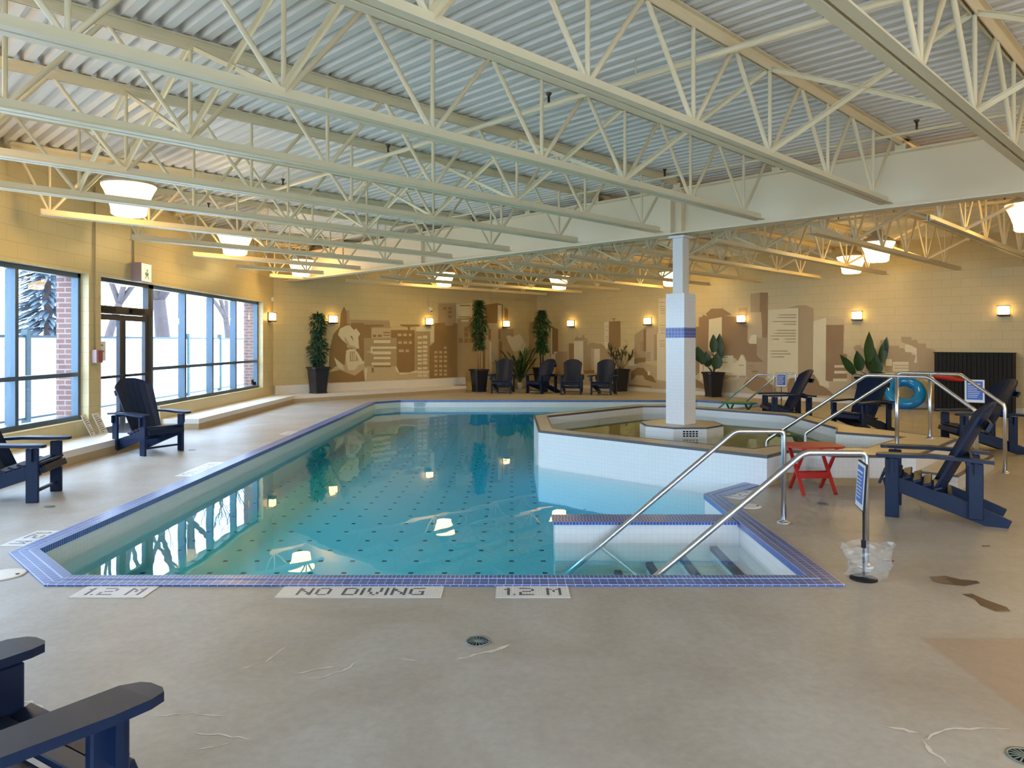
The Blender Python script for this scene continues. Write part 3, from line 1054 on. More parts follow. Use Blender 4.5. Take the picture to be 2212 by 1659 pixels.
# ------------------------------------------------------------------ sconces
def make_sconce(label):
    """local -y faces the room, y=0 is the wall"""
    r = thing('wall_sconce', label, 'wall lamp', (0, 0, 0), 0, 'small lit sconces along the walls')
    mb = MB(); mb.box(-.10, .10, -.025, 0, -.13, .11); mb.obj('back_plate', 'bronze', r)
    mb = MB(); mb.bbox(-.105, .105, -.15, -.026, -.085, .10, .015); mb.obj('glass_shade', 'sconce', r)
    mb = MB(); mb.box(-.115, .115, -.16, -.0255, -.12, -.088); mb.box(-.115, .115, -.16, -.145, .098, .112)
    mb.obj('bracket', 'bronze', r)
    return r
wA = (Vector((*CA, 0)), Vector((1, -1, 0)).normalized(), PI / 4)       # left mural wall: normal to room (1,-1)
wB = (Vector((*CB, 0)), Vector((-1, -1, 0)).normalized(), -PI / 4)
def wall_pt(px, py, wall, off=0.0):
    p0, nn, _ = wall
    return on_plane(px, py, p0 + nn * off, nn)
sc = [(716, 690, wA, 'lit sconce beside the slim potted tree at left end of mural'),
      (924, 695, wA, 'lit sconce on the mural wall below the round camera'),
      (1090, 700, wA, 'lit sconce above the leftmost far chair, by the corner'),
      (1236, 699, wB, 'lit sconce above the third of the four far chairs'),
      (1402, 694, wB, 'lit sconce just left of the tiled column'),
      (1604, 689, wB, 'lit sconce above the broad leaved plant right of the column'),
      (1854, 682, wB, 'lit sconce over the plant behind the right chairs'),
      (2170, 671, wB, 'lit sconce farthest right, above the black cabinet')]
s0_ = make_sconce('lit sconce on the narrow wall between window and corner')
s0_.location = (XL, 18.72, 2.19); s0_.rotation_euler = (0, 0, PI / 2)
for px, py, w, lab in sc:
    p = wall_pt(px, py, w)
    dup(s0_, p, w[2], lab)

# ------------------------------------------------------------------ adirondack chairs
def make_chair(label):
    """faces +x; origin on the floor between the front legs"""
    r = thing('adirondack_chair', label, 'chair')
    hwid = .27
    def O(mb, name):
        return mb.obj(name, 'chair', r)
    for s in (-1, 1):
        y0, y1 = sorted((s * hwid, s * (hwid + .035)))
        mb = MB(); mb.bbox(-.055, .055, y0, y1, 0, .525, .006)
        mb.box(-.012, .012, *sorted((s * (hwid + .035), s * (hwid + .075))), .40, .525)
        O(mb, 'leg')
        mb = MB(); mb.bbox(-.685, -.575, y0, y1, .05, .525, .006)
        mb.box(-.642, -.618, *sorted((s * (hwid + .035), s * (hwid + .075))), .42, .525)
        O(mb, 'leg')
        # side stringer from the front top down to the floor behind
        top = [(.075, .33), (.02, .36), (-.08, .345), (-.2, .305), (-.33, .262), (-.46, .232), (-.62, .17), (-.80, .098), (-.885, .06)]
        bot = [(-.86, .0), (-.70, .0), (-.45, .085), (-.2, .17), (0, .235), (.06, .26)]
        pts = top + bot
        ya, yb = sorted((s * (hwid - .036), s * (hwid - .001)))
        mb = MB()
        k = mb.add([(x, ya, z) for x, z in pts] + [(x, yb, z) for x, z in pts])
        m = len(pts)
        for i in range(m):
            j = (i + 1) % m
            mb.face([k + i, k + m + i, k + m + j, k + j])
        mb.face([k + i for i in range(m)]); mb.face([k + m + i for i in reversed(range(m))])
        O(mb, 'side_stringer')
        # armrest: board with a rounded flared front
        y_in, y_out = s * .235, s * .395
        xs = [(-.76, .27, .33), (-.62, .245, .345), (-.3, .235, .375), (-.05, .235, .395), (.06, .24, .395), (.11, .262, .375), (.125, .29, .345)]
        zf = lambda x: .528 + .022 * math.sin((x + .76) / .9 * PI) + .006 * (x > .05)
        mb = MB()
        k = len(mb.v)
        for x, a_, b_ in xs:
            z = zf(x)
            for yy, zz in ((a_, z), (b_, z), (b_, z + .028), (a_, z + .028)):
                mb.v.append(Vector((x, s * yy, zz)))
        for i in range(len(xs) - 1):
            for j in range(4):
                q = [k + i * 4 + j, k + i * 4 + (j + 1) % 4, k + (i + 1) * 4 + (j + 1) % 4, k + (i + 1) * 4 + j]
                mb.face(q if s > 0 else q[::-1])
        mb.face([k, k + 3, k + 2, k + 1]); e_ = k + (len(xs) - 1) * 4; mb.face([e_, e_ + 1, e_ + 2, e_ + 3])
        O(mb, 'armrest')
    # seat slats following the stringer tops
    slat = [(.085, .315, 1.1), (.045, .362, .32), (-.035, .364, -.10), (-.115, .350, -.28), (-.195, .326, -.32), (-.275, .299, -.32), (-.355, .273, -.30)]
    for x, z, a in slat:
        M = Matrix.Translation((x, 0, z)) @ Matrix.Rotation(-a if a < 1 else PI / 2 - .35, 4, 'Y')
        mb = MB(); mb.bbox(-.034, .034, -hwid + .002, hwid - .002, -.006, .018, .004, 0, M)
        O(mb, 'seat_slat')
    # fan back
    base = Vector((-.40, 0, .25)); top_dir = Vector((-.39, 0, .78)).normalized()
    ns = 7
    for i in range(ns):
        f = (i - (ns - 1) / 2) / ((ns - 1) / 2)
        yb_, yt = f * .19, f * .245
        wb, wt = .0625, .080
        arc = lambda q: .87 * (1 - .13 * abs(q) ** 2.4)
        hgt = arc(f)
        ang = f * .075 * 0
        nrm = Vector((.78, 0, .39)).normalized()
        mb = MB()
        P = []
        bow = -.012 + .055 * f * f
        for (yy, h, q) in ((yb_ - wb / 2, 0, -.16), (yb_ + wb / 2, 0, .16), (yt + wt / 2, arc(f + .16), .16), (yt + wt * .18, arc(f + .06), .06), (yt - wt * .18, arc(f - .06), -.06), (yt - wt / 2, arc(f - .16), -.16)):
            P.append(base + Vector((0, yy, 0)) + top_dir * h + nrm * (bow + .11 * f * q))
        for side in (0, 1):
            k = mb.add([p + nrm * (.022 * side) for p in P])
        n6 = 6
        mb.face([n6 + i_ for i_ in range(n6)]); mb.face([i_ for i_ in reversed(range(n6))])
        for i_ in range(n6):
            j_ = (i_ + 1) % n6
            mb.face([i_, j_, n6 + j_, n6 + i_])
        O(mb, 'back_slat')
    # rear braces
    for h, w_ in ((.34, .31), (.66, .235)):
        c_ = base + top_dir * h - Vector((.78, 0, .39)).normalized() * .036
        mb = MB(); mb.beam(c_ + Vector((0, -w_, 0)), c_ + Vector((0, w_, 0)), .028, .075, 0, up=tuple(top_dir))
        O(mb, 'back_brace')
    mb = MB(); mb.box(-.015, .015, -hwid, hwid, .085, .11); O(mb, 'stretcher')
    mb = MB(); mb.box(-.46, -.43, -hwid + .03, hwid - .03, .16, .235); O(mb, 'stretcher')
    return r
chairs = [(-1.36, 2.17, 59, 'navy slatted lounge chair in the foreground at bottom left corner'),
          (-4.68, 7.35, 12, 'blue slatted lounge chair at left edge below the nearest window'),
          (-4.87, 10.22, -30, 'dark slatted lounge chair standing in front of the glass doors'),
          (-.33, 22.12, -100, 'black slatted lounge chair, leftmost of four, beside the white potted palm'),
          (.68, 22.1, -134, 'black slatted lounge chair turned sideways, second of the four at the mural corner'),
          (1.73, 21.6, -100, 'black slatted lounge chair, third of the four at far end of pool'),
          (2.60, 21.45, -112, 'black slatted lounge chair, rightmost of four, before the bronze leaved plant'),
          (4.90, 13.95, 178, 'black slatted lounge chair behind the hot tub facing left'),
          (5.62, 12.25, -152, 'black slatted lounge chair behind the tub handrails, in front of a plant'),
          (6.30, 10.45, 173, 'black slatted lounge chair at right behind handrails, in front of black cabinet'),
          (3.515, 6.76, 150, 'large blue slatted lounge chair by the tub steps facing left')]
x, y, a, lab = chairs[0]
ch0 = make_chair(lab)
ch0.location = (x, y, 0); ch0.rotation_euler = (0, 0, math.radians(a))
for x, y, a, lab in chairs[1:]:
    dup(ch0, (x, y, 0), math.radians(a), lab)

# ------------------------------------------------------------------ handrails
def arc_path(pts, r=.045, n=5):
    out = [Vector(pts[0])]
    for i in range(1, len(pts) - 1):
        p = Vector(pts[i]); a = (Vector(pts[i - 1]) - p); b = (Vector(pts[i + 1]) - p)
        la, lb = a.length, b.length
        rr = min(r, la * .45, lb * .45)
        a.normalize(); b.normalize()
        for j in range(n + 1):
            t = j / n
            q = (p + a * rr) * (1 - t) ** 2 + p * 2 * t * (1 - t) + (p + b * rr) * t ** 2
            out.append(q)
    out.append(Vector(pts[-1]))
    return out
def rail(pts, label, base=None, posts=(), r=.0215, group=None, bases=()):
    root = thing('handrail', label, 'handrail', pts[-1][:2] + (0,), 0, group)
    off = Vector((pts[-1][0], pts[-1][1], 0))
    mb = MB(); mb.tube([p - off for p in arc_path(pts)], r, 14)
    mb.obj('rail_tube', 'chrome', root)
    for a, b in posts:
        mb = MB(); mb.tube([Vector(a) - off, Vector(b) - off], r, 14); mb.obj('rail_post', 'chrome', root)
    for bx, by, bz in bases:
        mb = MB(); mb.lathe([(.058, 0), (.058, .006), (.045, .014), (.03, .022), (.03, .03), (.0, .03)], 20, center=(bx - off.x, by - off.y, bz)); mb.obj('base_flange', 'chrome', root)
    return root
rail([(.36, 6.17, -.49), (.745, 6.2, -.17), (1.91, 6.29, .785), (2.33, 6.29, .785), (2.33, 6.29, .0)], 'stainless handrail at the pool steps, farther of the two, post beside red table', bases=[(2.33, 6.29, 0)])
rail([(.60, 5.02, -.38), (.998, 5.07, -.065), (2.015, 5.07, .785), (2.445, 5.07, .785), (2.445, 5.07, .0)], 'stainless handrail at the pool steps, nearest the camera, with plastic bag at its foot', bases=[(2.445, 5.07, 0)])
def hrail(x, y, label):
    P = lambda s, z: (x + s, y - s, z)
    root = rail([P(-1.12, -.2), P(-1.12, .26), P(-.24, 1.155), P(.235, 1.155), P(.565, .80), P(.565, 0)], label, posts=[(P(0, TZ), P(0, 1.155))], bases=[P(0, TZ), P(.565, 0)], group=None)
    return root
hrail(4.47, 8.52, 'arched stainless handrail over the tub entry, nearer one')
hrail(5.27, 9.25, 'arched stainless handrail over the tub entry, farther one')
def frail(x, y, label):
    P = lambda s, z: (x + s, y - s, z)
    return rail([P(-.95, -.35), P(0, .79), P(.28, .79), P(.28, 0)], label, bases=[P(.28, 0)], r=.02)
frail(5.76, 17.2, 'stainless handrail at the far right pool corner, left one of two')
frail(6.55, 17.95, 'stainless handrail at the far right pool corner, right one beside the sign')

# ------------------------------------------------------------------ signs on stands
def sign_stand(x, y, rz, h, label, tilt=.12, bag=False, w=.215, hh=.29):
    r = thing('sign_stand', label, 'sign', (x, y, 0), rz)
    mb = MB(); mb.tube([(0, 0, .012), (0, 0, h)], .007, 8); mb.box(-.013, .013, -.013, .013, h * .42, h * .42 + .05); mb.obj('stand_pole', 'black', r)
    mb = MB(); mb.lathe([(.085, 0), (.085, .010), (.02, .018), (0, .018)], 20); mb.obj('stand_base', 'black', r)
    M = Matrix.Translation((0, -.012, h + hh / 2 - .02)) @ Matrix.Rotation(-tilt, 4, 'X')
    mb = MB(); mb.box(-w / 2 - .008, w / 2 + .008, -.006, .006, -hh / 2 - .008, hh / 2 + .008, 0, M)
    mb.obj('sign_frame', 'black', r)
    mb = MB(); mb.box(-w / 2, w / 2, -.009, -.006, -hh / 2, hh / 2, 0, M); sg = mb.obj('sign_sheet', 'sign_white', r)
    mb = MB(); mb.box(-w / 2 + .02, w / 2 - .02, -.0105, -.009, -hh / 2 + .035, hh / 2 - .02, 0, M); mb.obj('sign_panel', 'sign_blue', r)
    mb = MB()
    zz = hh / 2 - .05
    i = 0
    while zz > -hh / 2 + .05:
        ww = (w / 2 - .035) * (1 - .25 * ((i * 5) % 4) / 3)
        mb.box(-w / 2 + .032, -w / 2 + .032 + ww * 2 * .95, -.012, -.0105, zz - (.006 if i else .011), zz, 0, M)
        zz -= .023 if i else .032
        i += 1
    mb.obj('sign_lines', 'sign_white', r)
    return r
ss = sign_stand(2.30, 4.80, math.radians(-104), .487, 'white and blue pool rules sign on thin black pole at the near handrail', tilt=.06)
sign_stand(6.02, 16.4, math.radians(-20), .575, 'small blue sign on black pole behind the hot tub chair')
sign_stand(5.90, 9.36, math.radians(-30), .80, 'blue and white sign by the arched handrails, before the right black chair')

# plastic bag around the foot of the near rail
bag = MB()
n = 28
rows_ = 9
for i in range(rows_):
    t = i / (rows_ - 1)
    z = .006 + .20 * t
    rad = .098 + .045 * t + (.022 if i == 0 else 0)
    for j in range(n):
        a = 2 * PI * j / n
        w = 1 + .10 * math.sin(3 * a + i * .9) + .07 * math.sin(7 * a + i * 1.7) + random.uniform(-.04, .04)
        bag.v.append(Vector((rad * 1.15 * w * math.cos(a), rad * .8 * w * math.sin(a), z + (.012 * math.sin(5 * a) if i == rows_ - 1 else 0))))
for i in range(rows_ - 1):
    for j in range(n):
        j2 = (j + 1) % n
        bag.face([i * n + j, i * n + j2, (i + 1) * n + j2, (i + 1) * n + j], 0, False)
bg = bag.obj('plastic_bag', 'poly', loc=(2.36, 4.86, 0))
tag(bg, 'clear plastic bag wrapped around sign foot at the near handrail', 'bag')

# ------------------------------------------------------------------ folding tables
def folding_table(name, x, y, rz, top, w, d, mat, label):
    r = thing(name, label, 'table', (x, y, 0), rz)
    ch = .07
    pl_ = [(-w / 2 + ch, -d / 2), (w / 2 - ch, -d / 2), (w / 2, -d / 2 + ch), (w / 2, d / 2 - ch), (w / 2 - ch, d / 2), (-w / 2 + ch, d / 2), (-w / 2, d / 2 - ch), (-w / 2, -d / 2 + ch)]
    mb = MB(); mb.prism(pl_, top - .02, top)
    mb.obj('table_top', mat, r)
    for s in (-1, 1):
        for q in (-1, 1):
            xa = s * w * .30 + q * .012
            mb = MB(); mb.beam((xa, -q * d * .40, top - .02), (xa, q * d * .46, .0), .018, .034, 0, up=(1, 0, 0))
            mb.obj('leg', mat, r)
    for q, z in ((1, top * .36), (-1, top * .36)):
        yy = q * d * .40 * (1 - 2 * z / top) * -1 * 1.1
        mb = MB(); mb.box(-w * .30, w * .30, yy - .008, yy + .008, z - .03, z + .03); mb.obj('stretcher', mat, r)
    return r
folding_table('side_table', 3.12, 7.62, math.radians(4), .487, .56, .40, 'red', 'small red folding side table between the hot tub and blue chair')
folding_table('side_table', 4.72, 15.25, math.radians(5), .30, .66, .42, 'green', 'low green folding side table behind the hot tub')

# ------------------------------------------------------------------ swim ring, rescue tube, cabinet
r_ = MB()
n1, n2 = 40, 16
for i in range(n1):
    a = 2 * PI * i / n1
    for j in range(n2):
        b_ = 2 * PI * j / n2
        rr = .125 * (1 + .012 * math.cos(12 * a))
        R_ = .325
        r_.v.append(Vector(((R_ + rr * math.cos(b_)) * math.cos(a), rr * math.sin(b_), (R_ + rr * math.cos(b_)) * math.sin(a))))
for i in range(n1):
    for j in range(n2):
        i2, j2 = (i + 1) % n1, (j + 1) % n2
        r_.face([i * n2 + j, i2 * n2 + j, i2 * n2 + j2, i * n2 + j2], 0, True)
pw_ = wall_pt(1967, 850, wB)
ring = r_.obj('swim_ring', 'ring')
rp = Vector((pw_.x, pw_.y, 0)) + nR * .42
ring.matrix_world = Matrix.Translation((rp.x, rp.y, .37)) @ Matrix.Rotation(-PI / 8, 4, 'Z') @ Matrix.Rotation(math.radians(-38), 4, 'X')
tag(ring, 'shiny blue inflatable swim ring leaning against the mural wall', 'swim ring')

cl = wall_pt(2027, 880, wB); cr = wall_pt(2195, 885, wB)
Lc = (Vector((cr.x, cr.y, 0)) - Vector((cl.x, cl.y, 0))).length
cab = thing('cabinet', 'black slatted cabinet standing against the far right wall', 'cabinet', Vector((cl.x, cl.y, 0)) + nR * .012, -PI / 4)
mb = MB(); mb.box(0, Lc, -.30, 0, 0, 1.30); mb.obj('cabinet_body', 'black', cab)
for dx in (0, 1):
    mb = MB()
    x0 = .015 + dx * Lc / 2
    nn_ = 9
    for i in range(nn_):
        a = x0 + (Lc / 2 - .03) * i / nn_
        mb.box(a, a + (Lc / 2 - .03) / nn_ - .012, -.322, -.3005, .05, 1.28)
    mb.obj('cabinet_door', 'black', cab)
mb = MB(); mb.box(-.01, Lc + .01, -.335, 0, 1.3005, 1.32); mb.obj('cabinet_top', 'black', cab)
rt = thing('rescue_tube', 'red rescue float with white rope hanging on the black cabinet', 'rescue float', Vector((cl.x, cl.y, 0)) + dR * .42 + nR * .42, -PI / 4)
mb = MB()
mb.tube([(-.42, 0, .80), (-.34, 0, .79), (-.1, 0, .75), (.12, 0, .71), (.25, 0, .695)], .05, 14, rr=[.03, .075, .08, .055, .015])
mb.obj('float_body', 'red', rt)
mb = MB(); mb.tube([(.25, 0, .695), (.35, 0, .69), (.46, .02, .675)], .01, 8); mb.tube([(-.42, 0, .80), (-.44, 0, .84), (-.40, .02, .87)], .02, 8); mb.obj('rope', 'white_plastic', rt)

# ------------------------------------------------------------------ plants
def pot(r, w_top, w_bot, h, mat='pot'):
    mb = MB()
    sec = [(w_bot * .5 + .012, 0), (w_bot * .5 + .012, .04), (w_bot * .5, .05), (w_top * .5 - .03, h - .05), (w_top * .5, h - .045), (w_top * .5, h), (w_top * .5 - .03, h), (w_top * .5 - .05, h - .06)]
    k = len(mb.v)
    for a, z in sec:
        c_ = a * .22
        for x, y in ((a - c_, -a), (a, -a + c_), (a, a - c_), (a - c_, a), (-a + c_, a), (-a, a - c_), (-a, -a + c_), (-a + c_, -a)):
            mb.v.append(Vector((x, y, z)))
    for i in range(len(sec) - 1):
        for j in range(8):
            mb.face([k + i * 8 + j, k + i * 8 + (j + 1) % 8, k + (i + 1) * 8 + (j + 1) % 8, k + (i + 1) * 8 + j])
    mb.face([k + j for j in reversed(range(8))])
    mb.obj('planter', mat, r)
    mb = MB(); a = w_top * .5 - .048; mb.box(-a, a, -a, a, h - .10, h - .062); mb.obj('soil', 'soil', r)
def leaf(mb, p, d, L, W, up=Vector((0, 0, 1)), droop=.3, seg=4, mat=0, fold=.15):
    """blade with a mid rib, pointed, curving down"""
    d = d.normalized(); side = d.cross(up)
    if side.length < .05: side = Vector((1, 0, 0))
    side.normalize()
    k = len(mb.v)
    pos = Vector(p); dd = d.copy()
    for i in range(seg + 1):
        t = i / seg
        w = W * math.sin(PI * min(1, .12 + .88 * t) ** .9) * .5 if i < seg else 0.001
        nrm = side.cross(dd).normalized()
        mb.v += [pos - side * w + nrm * w * fold, pos.copy(), pos + side * w + nrm * w * fold]
        pos = pos + dd * (L / seg)
        dd = (dd + Vector((0, 0, -droop / seg))).normalized()
    for i in range(seg):
        a = k + i * 3
        mb.face([a, a + 1, a + 4, a + 3], mat, True); mb.face([a + 1, a + 2, a + 5, a + 4], mat, True)
def tree(x, y, z0, rz, top, bot, w, leafmat, label, nleaf, scale=1.0, pw=.52, ph=.70, canes=4, canemat='cane', bend=0):
    r = thing('potted_tree', label, 'potted plant', (x, y, z0), rz)
    pot(r, pw, pw * .68, ph)
    for i in range(canes):
        a = 2 * PI * i / canes + .5
        rx, ry = .05 * math.cos(a), .05 * math.sin(a)
        mb = MB()
        mb.tube([(rx, ry, ph - .08), (rx * 1.4, ry * 1.4, (ph + top) * .45), (rx * 1.2 + bend * .3, ry * 1.6, top * .8), (rx + bend, ry, top - .15)], .014, 7, rr=[.017, .015, .011, .006])
        mb.obj('cane', canemat, r)
    mb = MB()
    for i in range(nleaf):
        t = random.random()
        zz = bot + (top - bot) * t
        env = w * .5 * (.72 + .28 * math.sin(t * PI)) * (1.0 if t < .85 else 1.0 - (t - .85) * 3.2) * (.85 + .25 * math.sin(zz * 7))
        a = random.uniform(0, 2 * PI)
        rr = env * math.sqrt(random.random()) * .8
        p = Vector((rr * math.cos(a) + bend * t, rr * math.sin(a), zz))
        d = Vector((math.cos(a) + random.uniform(-.6, .6), math.sin(a) + random.uniform(-.6, .6), random.uniform(-.7, .6)))
        leaf(mb, p, d, random.uniform(.10, .17) * scale, random.uniform(.035, .055) * scale, droop=.9, seg=3)
    mb.obj('foliage', leafmat, r)
    return r
tree(-5.16, 19.55, .19, .7, 2.12, .72, .60, 'leaf_blue', 'slim blue green potted tree on the ledge at the corner', 1300)
tree(-1.03, 23.0, 0, .5, 2.86, 1.33, .60, 'leaf', 'tallest potted tree with bare tan canes left of the four chairs', 1500)
tree(1.0, 24.6, 0, .5, 2.62, 1.18, .70, 'leaf', 'narrow green potted tree in the corner behind the turned chair', 1500, canemat='stem')
# palm in a white pot
r = thing('potted_palm', 'arching green palm in a small white pot between two far chairs', 'potted plant', (.27, 24.3, 0))
mb = MB(); mb.lathe([(.085, 0), (.10, .21), (.10, .22), (.085, .22), (.08, .19), (0, .19)], 20); mb.obj('planter', 'white_pot', r)
mb = MB()
for i in range(17):
    a = 2 * PI * i / 17 * 5.3; tilt = random.uniform(.75, 1.45)
    L = random.uniform(.8, 1.2)
    d = Vector((math.cos(a) * math.cos(tilt), math.sin(a) * math.cos(tilt), math.sin(tilt)))
    p = Vector((0, 0, .2)); dd = d.copy()
    pts = [p.copy()]
    for s in range(6):
        p = p + dd * L / 6; dd = (dd + Vector((0, 0, -.07))).normalized(); pts.append(p.copy())
    mb.tube(pts, .006, 5)
    for s in range(2, 7):
        for q in (-1, 1):
            for f in (0, .5):
                c_ = pts[s - 1].lerp(pts[s], f)
                sd = dd.cross(Vector((0, 0, 1))).normalized() * q
                leaf(mb, c_, (dd + sd * 1.0), .20 + .03 * s, .040, droop=.5, seg=3)
    leaf(mb, pts[-1], dd, .3, .06, droop=.5)
mb.obj('fronds', 'leaf', r)
# bronze leaved plant
r = thing('potted_shrub', 'bronze leaved wispy plant in a black planter behind the rightmost far chair', 'potted plant', (3.42, 23.15, 0), .3)
pot(r, .50, .34, .70)
mb = MB()
for i in range(11):
    a = 2 * PI * i / 11; tl = random.uniform(.75, 1.3)
    d = Vector((math.cos(a) * math.cos(tl), math.sin(a) * math.cos(tl), math.sin(tl))); L = random.uniform(.6, .95)
    p = Vector((0, 0, .64)); mb.tube([p, p + d * L * .5, p + d * L + Vector((0, 0, -.03))], .006, 5)
    for q in range(13):
        c_ = p + d * L * random.uniform(.5, 1.0)
        leaf(mb, c_, d + Vector((random.uniform(-1, 1), random.uniform(-1, 1), random.uniform(-.4, .8))), random.uniform(.16, .26), .035, droop=.5, seg=3)
mb.obj('foliage', 'leaf_bronze', r)
# broad leaved plants
def broad(x, y, rz, label, leaves, ph=.70):
    r = thing('potted_plant', label, 'potted plant', (x, y, 0), rz)
    pot(r, .54, .36, ph)
    for (dx, dy, zt, L, W, lean) in leaves:
        mb = MB()
        tipd = Vector((dx * lean, dy * lean, 1)).normalized()
        b_ = Vector((dx, dy, zt - L))
        mb.tube([(0, 0, ph - .07), (dx * .4, dy * .4, (ph + zt - L) / 2), tuple(b_)], .010, 7)
        leaf(mb, b_, tipd, L, W, up=Vector((-.2, -1, .1)), droop=-.02, seg=6, mat=1, fold=.25)
        mb.obj('leaf', ['stem', 'leaf_dark'], r)
broad(5.72, 20.85, .2, 'broad leaved plant in black planter just right of the column', [(-.30, 0, 1.48, .55, .26, 1.3), (-.05, -.1, 1.78, .52, .24, .2), (.16, 0, 1.80, .55, .25, .4), (.24, .05, 1.55, .5, .20, -.2), (.02, -.15, 1.25, .45, .34, .0), (-.12, .1, 1.3, .45, .28, .8), (-.38, .1, 1.50, .5, .2, .9)])
broad(8.70, 17.85, .2, 'broad leaved plant in planter behind the right handrails', [(-.42, 0, 1.40, .62, .22, 2.0), (-.12, -.1, 1.82, .75, .26, -.9), (.05, 0, 1.45, .6, .36, -.4), (.30, 0, 1.66, .62, .24, .9), (.44, .05, 1.72, .55, .2, .9), (.0, -.2, 1.2, .45, .34, .0), (-.2, .1, 1.35, .5, .28, .6), (.16, .1, 1.5, .5, .2, .2)])

for o_ in list(bpy.data.objects):
    if o_.parent and o_.type == 'MESH' and o_.parent.name.split('.')[0] in ('potted_palm', 'potted_tree', 'potted_shrub', 'potted_plant'):
        M_ = Matrix.Translation(o_.parent.location) @ Matrix.Rotation(o_.parent.rotation_euler.z, 4, 'Z')
        Mi = M_.inverted()
        for v_ in o_.data.vertices:
            w_ = M_ @ v_.co
            for p0_, n_, _a in (wA, wB):
                d_ = (w_ - p0_).dot(n_)
                if d_ < .03:
                    w_ = w_ + n_ * (.03 - d_)
            v_.co = Mi @ w_

# ------------------------------------------------------------------ deck signs in mosaic
FONT = {'N': ['10001', '11001', '11001', '10101', '10011', '10011', '10001'], 'O': ['01110', '10001', '10001', '10001', '10001', '10001', '01110'],
        'D': ['11110', '10001', '10001', '10001', '10001', '10001', '11110'], 'I': ['1', '1', '1', '1', '1', '1', '1'],
        'V': ['10001', '10001', '10001', '10001', '01010', '01010', '00100'], 'G': ['01111', '10000', '10000', '10011', '10001', '10001', '01111'],
        '1': ['01', '11', '01', '01', '01', '01', '01'], '.': ['0', '0', '0', '0', '0', '0', '1'], '2': ['11110', '00001', '00001', '01110', '10000', '10000', '11111'],
        'M': ['10001', '11011', '10101', '10101', '10001', '10001', '10001'], ' ': ['00'] * 7}
def deck_sign(x, y, rz, text, width, label, depth=.205, cell=.0187):
    r = thing('depth_marker', label, 'sign', (x, y, 0), rz, 'mosaic markings around the pool')
    mb = MB(); mb.box(0, width, -depth, 0, 0.0004, .004); mb.obj('marker_tiles', 'tile_white', r)
    wtot = sum(len(FONT[c][0]) + 1 for c in text) - 1
    x0 = (width - wtot * cell) / 2
    mb = MB()
    cx = x0
    for c in text:
        g_ = FONT[c]
        for i, row in enumerate(g_):
            for j, b_ in enumerate(row):
                if b_ == '1':
                    px_, py_ = cx + j * cell, -(depth - 7 * cell) / 2 - i * cell
                    k = mb.add([(px_ + .001, py_ - cell + .0022, .0047), (px_ + cell - .001, py_ - cell + .0022, .0047), (px_ + cell - .001, py_ - .0012, .0047), (px_ + .001, py_ - .0012, .0047)])
                    mb.face([k, k + 1, k + 2, k + 3])
        cx += (len(g_[0]) + 1) * cell
    mb.obj('lettering', 'tile_ink', r)
yf = 4.82 - .17
deck_sign(-2.69, yf, 0, '1.2 M', .455, 'mosaic depth marking 1.2 M at front edge, left of NO DIVING')
deck_sign(-1.44, yf, 0, 'NO DIVING', 1.01, 'mosaic NO DIVING marking along the near pool edge')
deck_sign(-.10, yf, 0, '1.2 M', .455, 'mosaic depth marking 1.2 M at front edge, right of NO DIVING')
deck_sign(-3.69, 6.02, -PI / 2, '1.2 M', .455, 'mosaic 1.2 M marking on window side deck, nearest the camera')
deck_sign(-3.69, 9.45, -PI / 2, 'NO DIVING', 1.01, 'mosaic NO DIVING marking on the window side deck')
deck_sign(-3.69, 12.7, -PI / 2, '1.2 M', .455, 'mosaic 1.2 M marking on window side deck, beyond its NO DIVING')
deck_sign(2.10, 7.38 - .02, PI / 4, '1.2 M', .455, 'small mosaic depth marking on deck corner by the hot tub')

# drains and lids
def drain(x, y, r_d, label, lid=False):
    r = thing('skimmer_lid' if lid else 'floor_drain', label, 'lid' if lid else 'drain', (x, y, 0))
    mb = MB()
    if lid:
        mb.lathe([(r_d, .0005), (r_d, .006), (r_d * .9, .008), (0, .008)], 32); mb.obj('lid', 'white_plastic', r)
        mb = MB(); mb.lathe([(.012, .0085), (.012, .011), (0, .011)], 12, center=(r_d * .7, 0, 0)); mb.obj('lid_plug', 'black', r)
        return
    mb.lathe([(r_d, .0005), (r_d, .004), (r_d * .86, .004), (r_d * .86, .0008)], 32); mb.obj('drain_rim', 'grey_metal', r)
    mb = MB(); mb.lathe([(r_d * .86, .0006), (r_d * .86, .001), (0, .001)], 32); mb.obj('drain_well', 'black', r)
    mb = MB()
    for i in range(16):
        a = 2 * PI * i / 16
        mb.beam((r_d * .25 * math.cos(a), r_d * .25 * math.sin(a), .003), (r_d * .84 * math.cos(a + .25), r_d * .84 * math.sin(a + .25), .003), .005, .002)
    mb.lathe([(r_d * .28, .002), (r_d * .28, .004), (0, .004)], 20)
    mb.obj('drain_grate', 'grey_metal', r)
drain(-.176, 3.80, .066, 'round metal floor drain in the middle of the foreground')
drain(1.92, 2.74, .066, 'round metal floor drain at the bottom right corner')
drain(2.97, 7.02, .06, 'small floor drain between the red table and blue chair')
drain(-4.35, 6.9, .05, 'small floor drain beside the chair at left edge')
drain(-4.6, 10.55, .05, 'small floor drain by the chair at the glass doors')
drain(-3.38, 4.88, .13, 'round white skimmer lid at the front left pool corner', True)
drain(2.24, 6.92, .11, 'round white skimmer lid beside the pool steps', True)

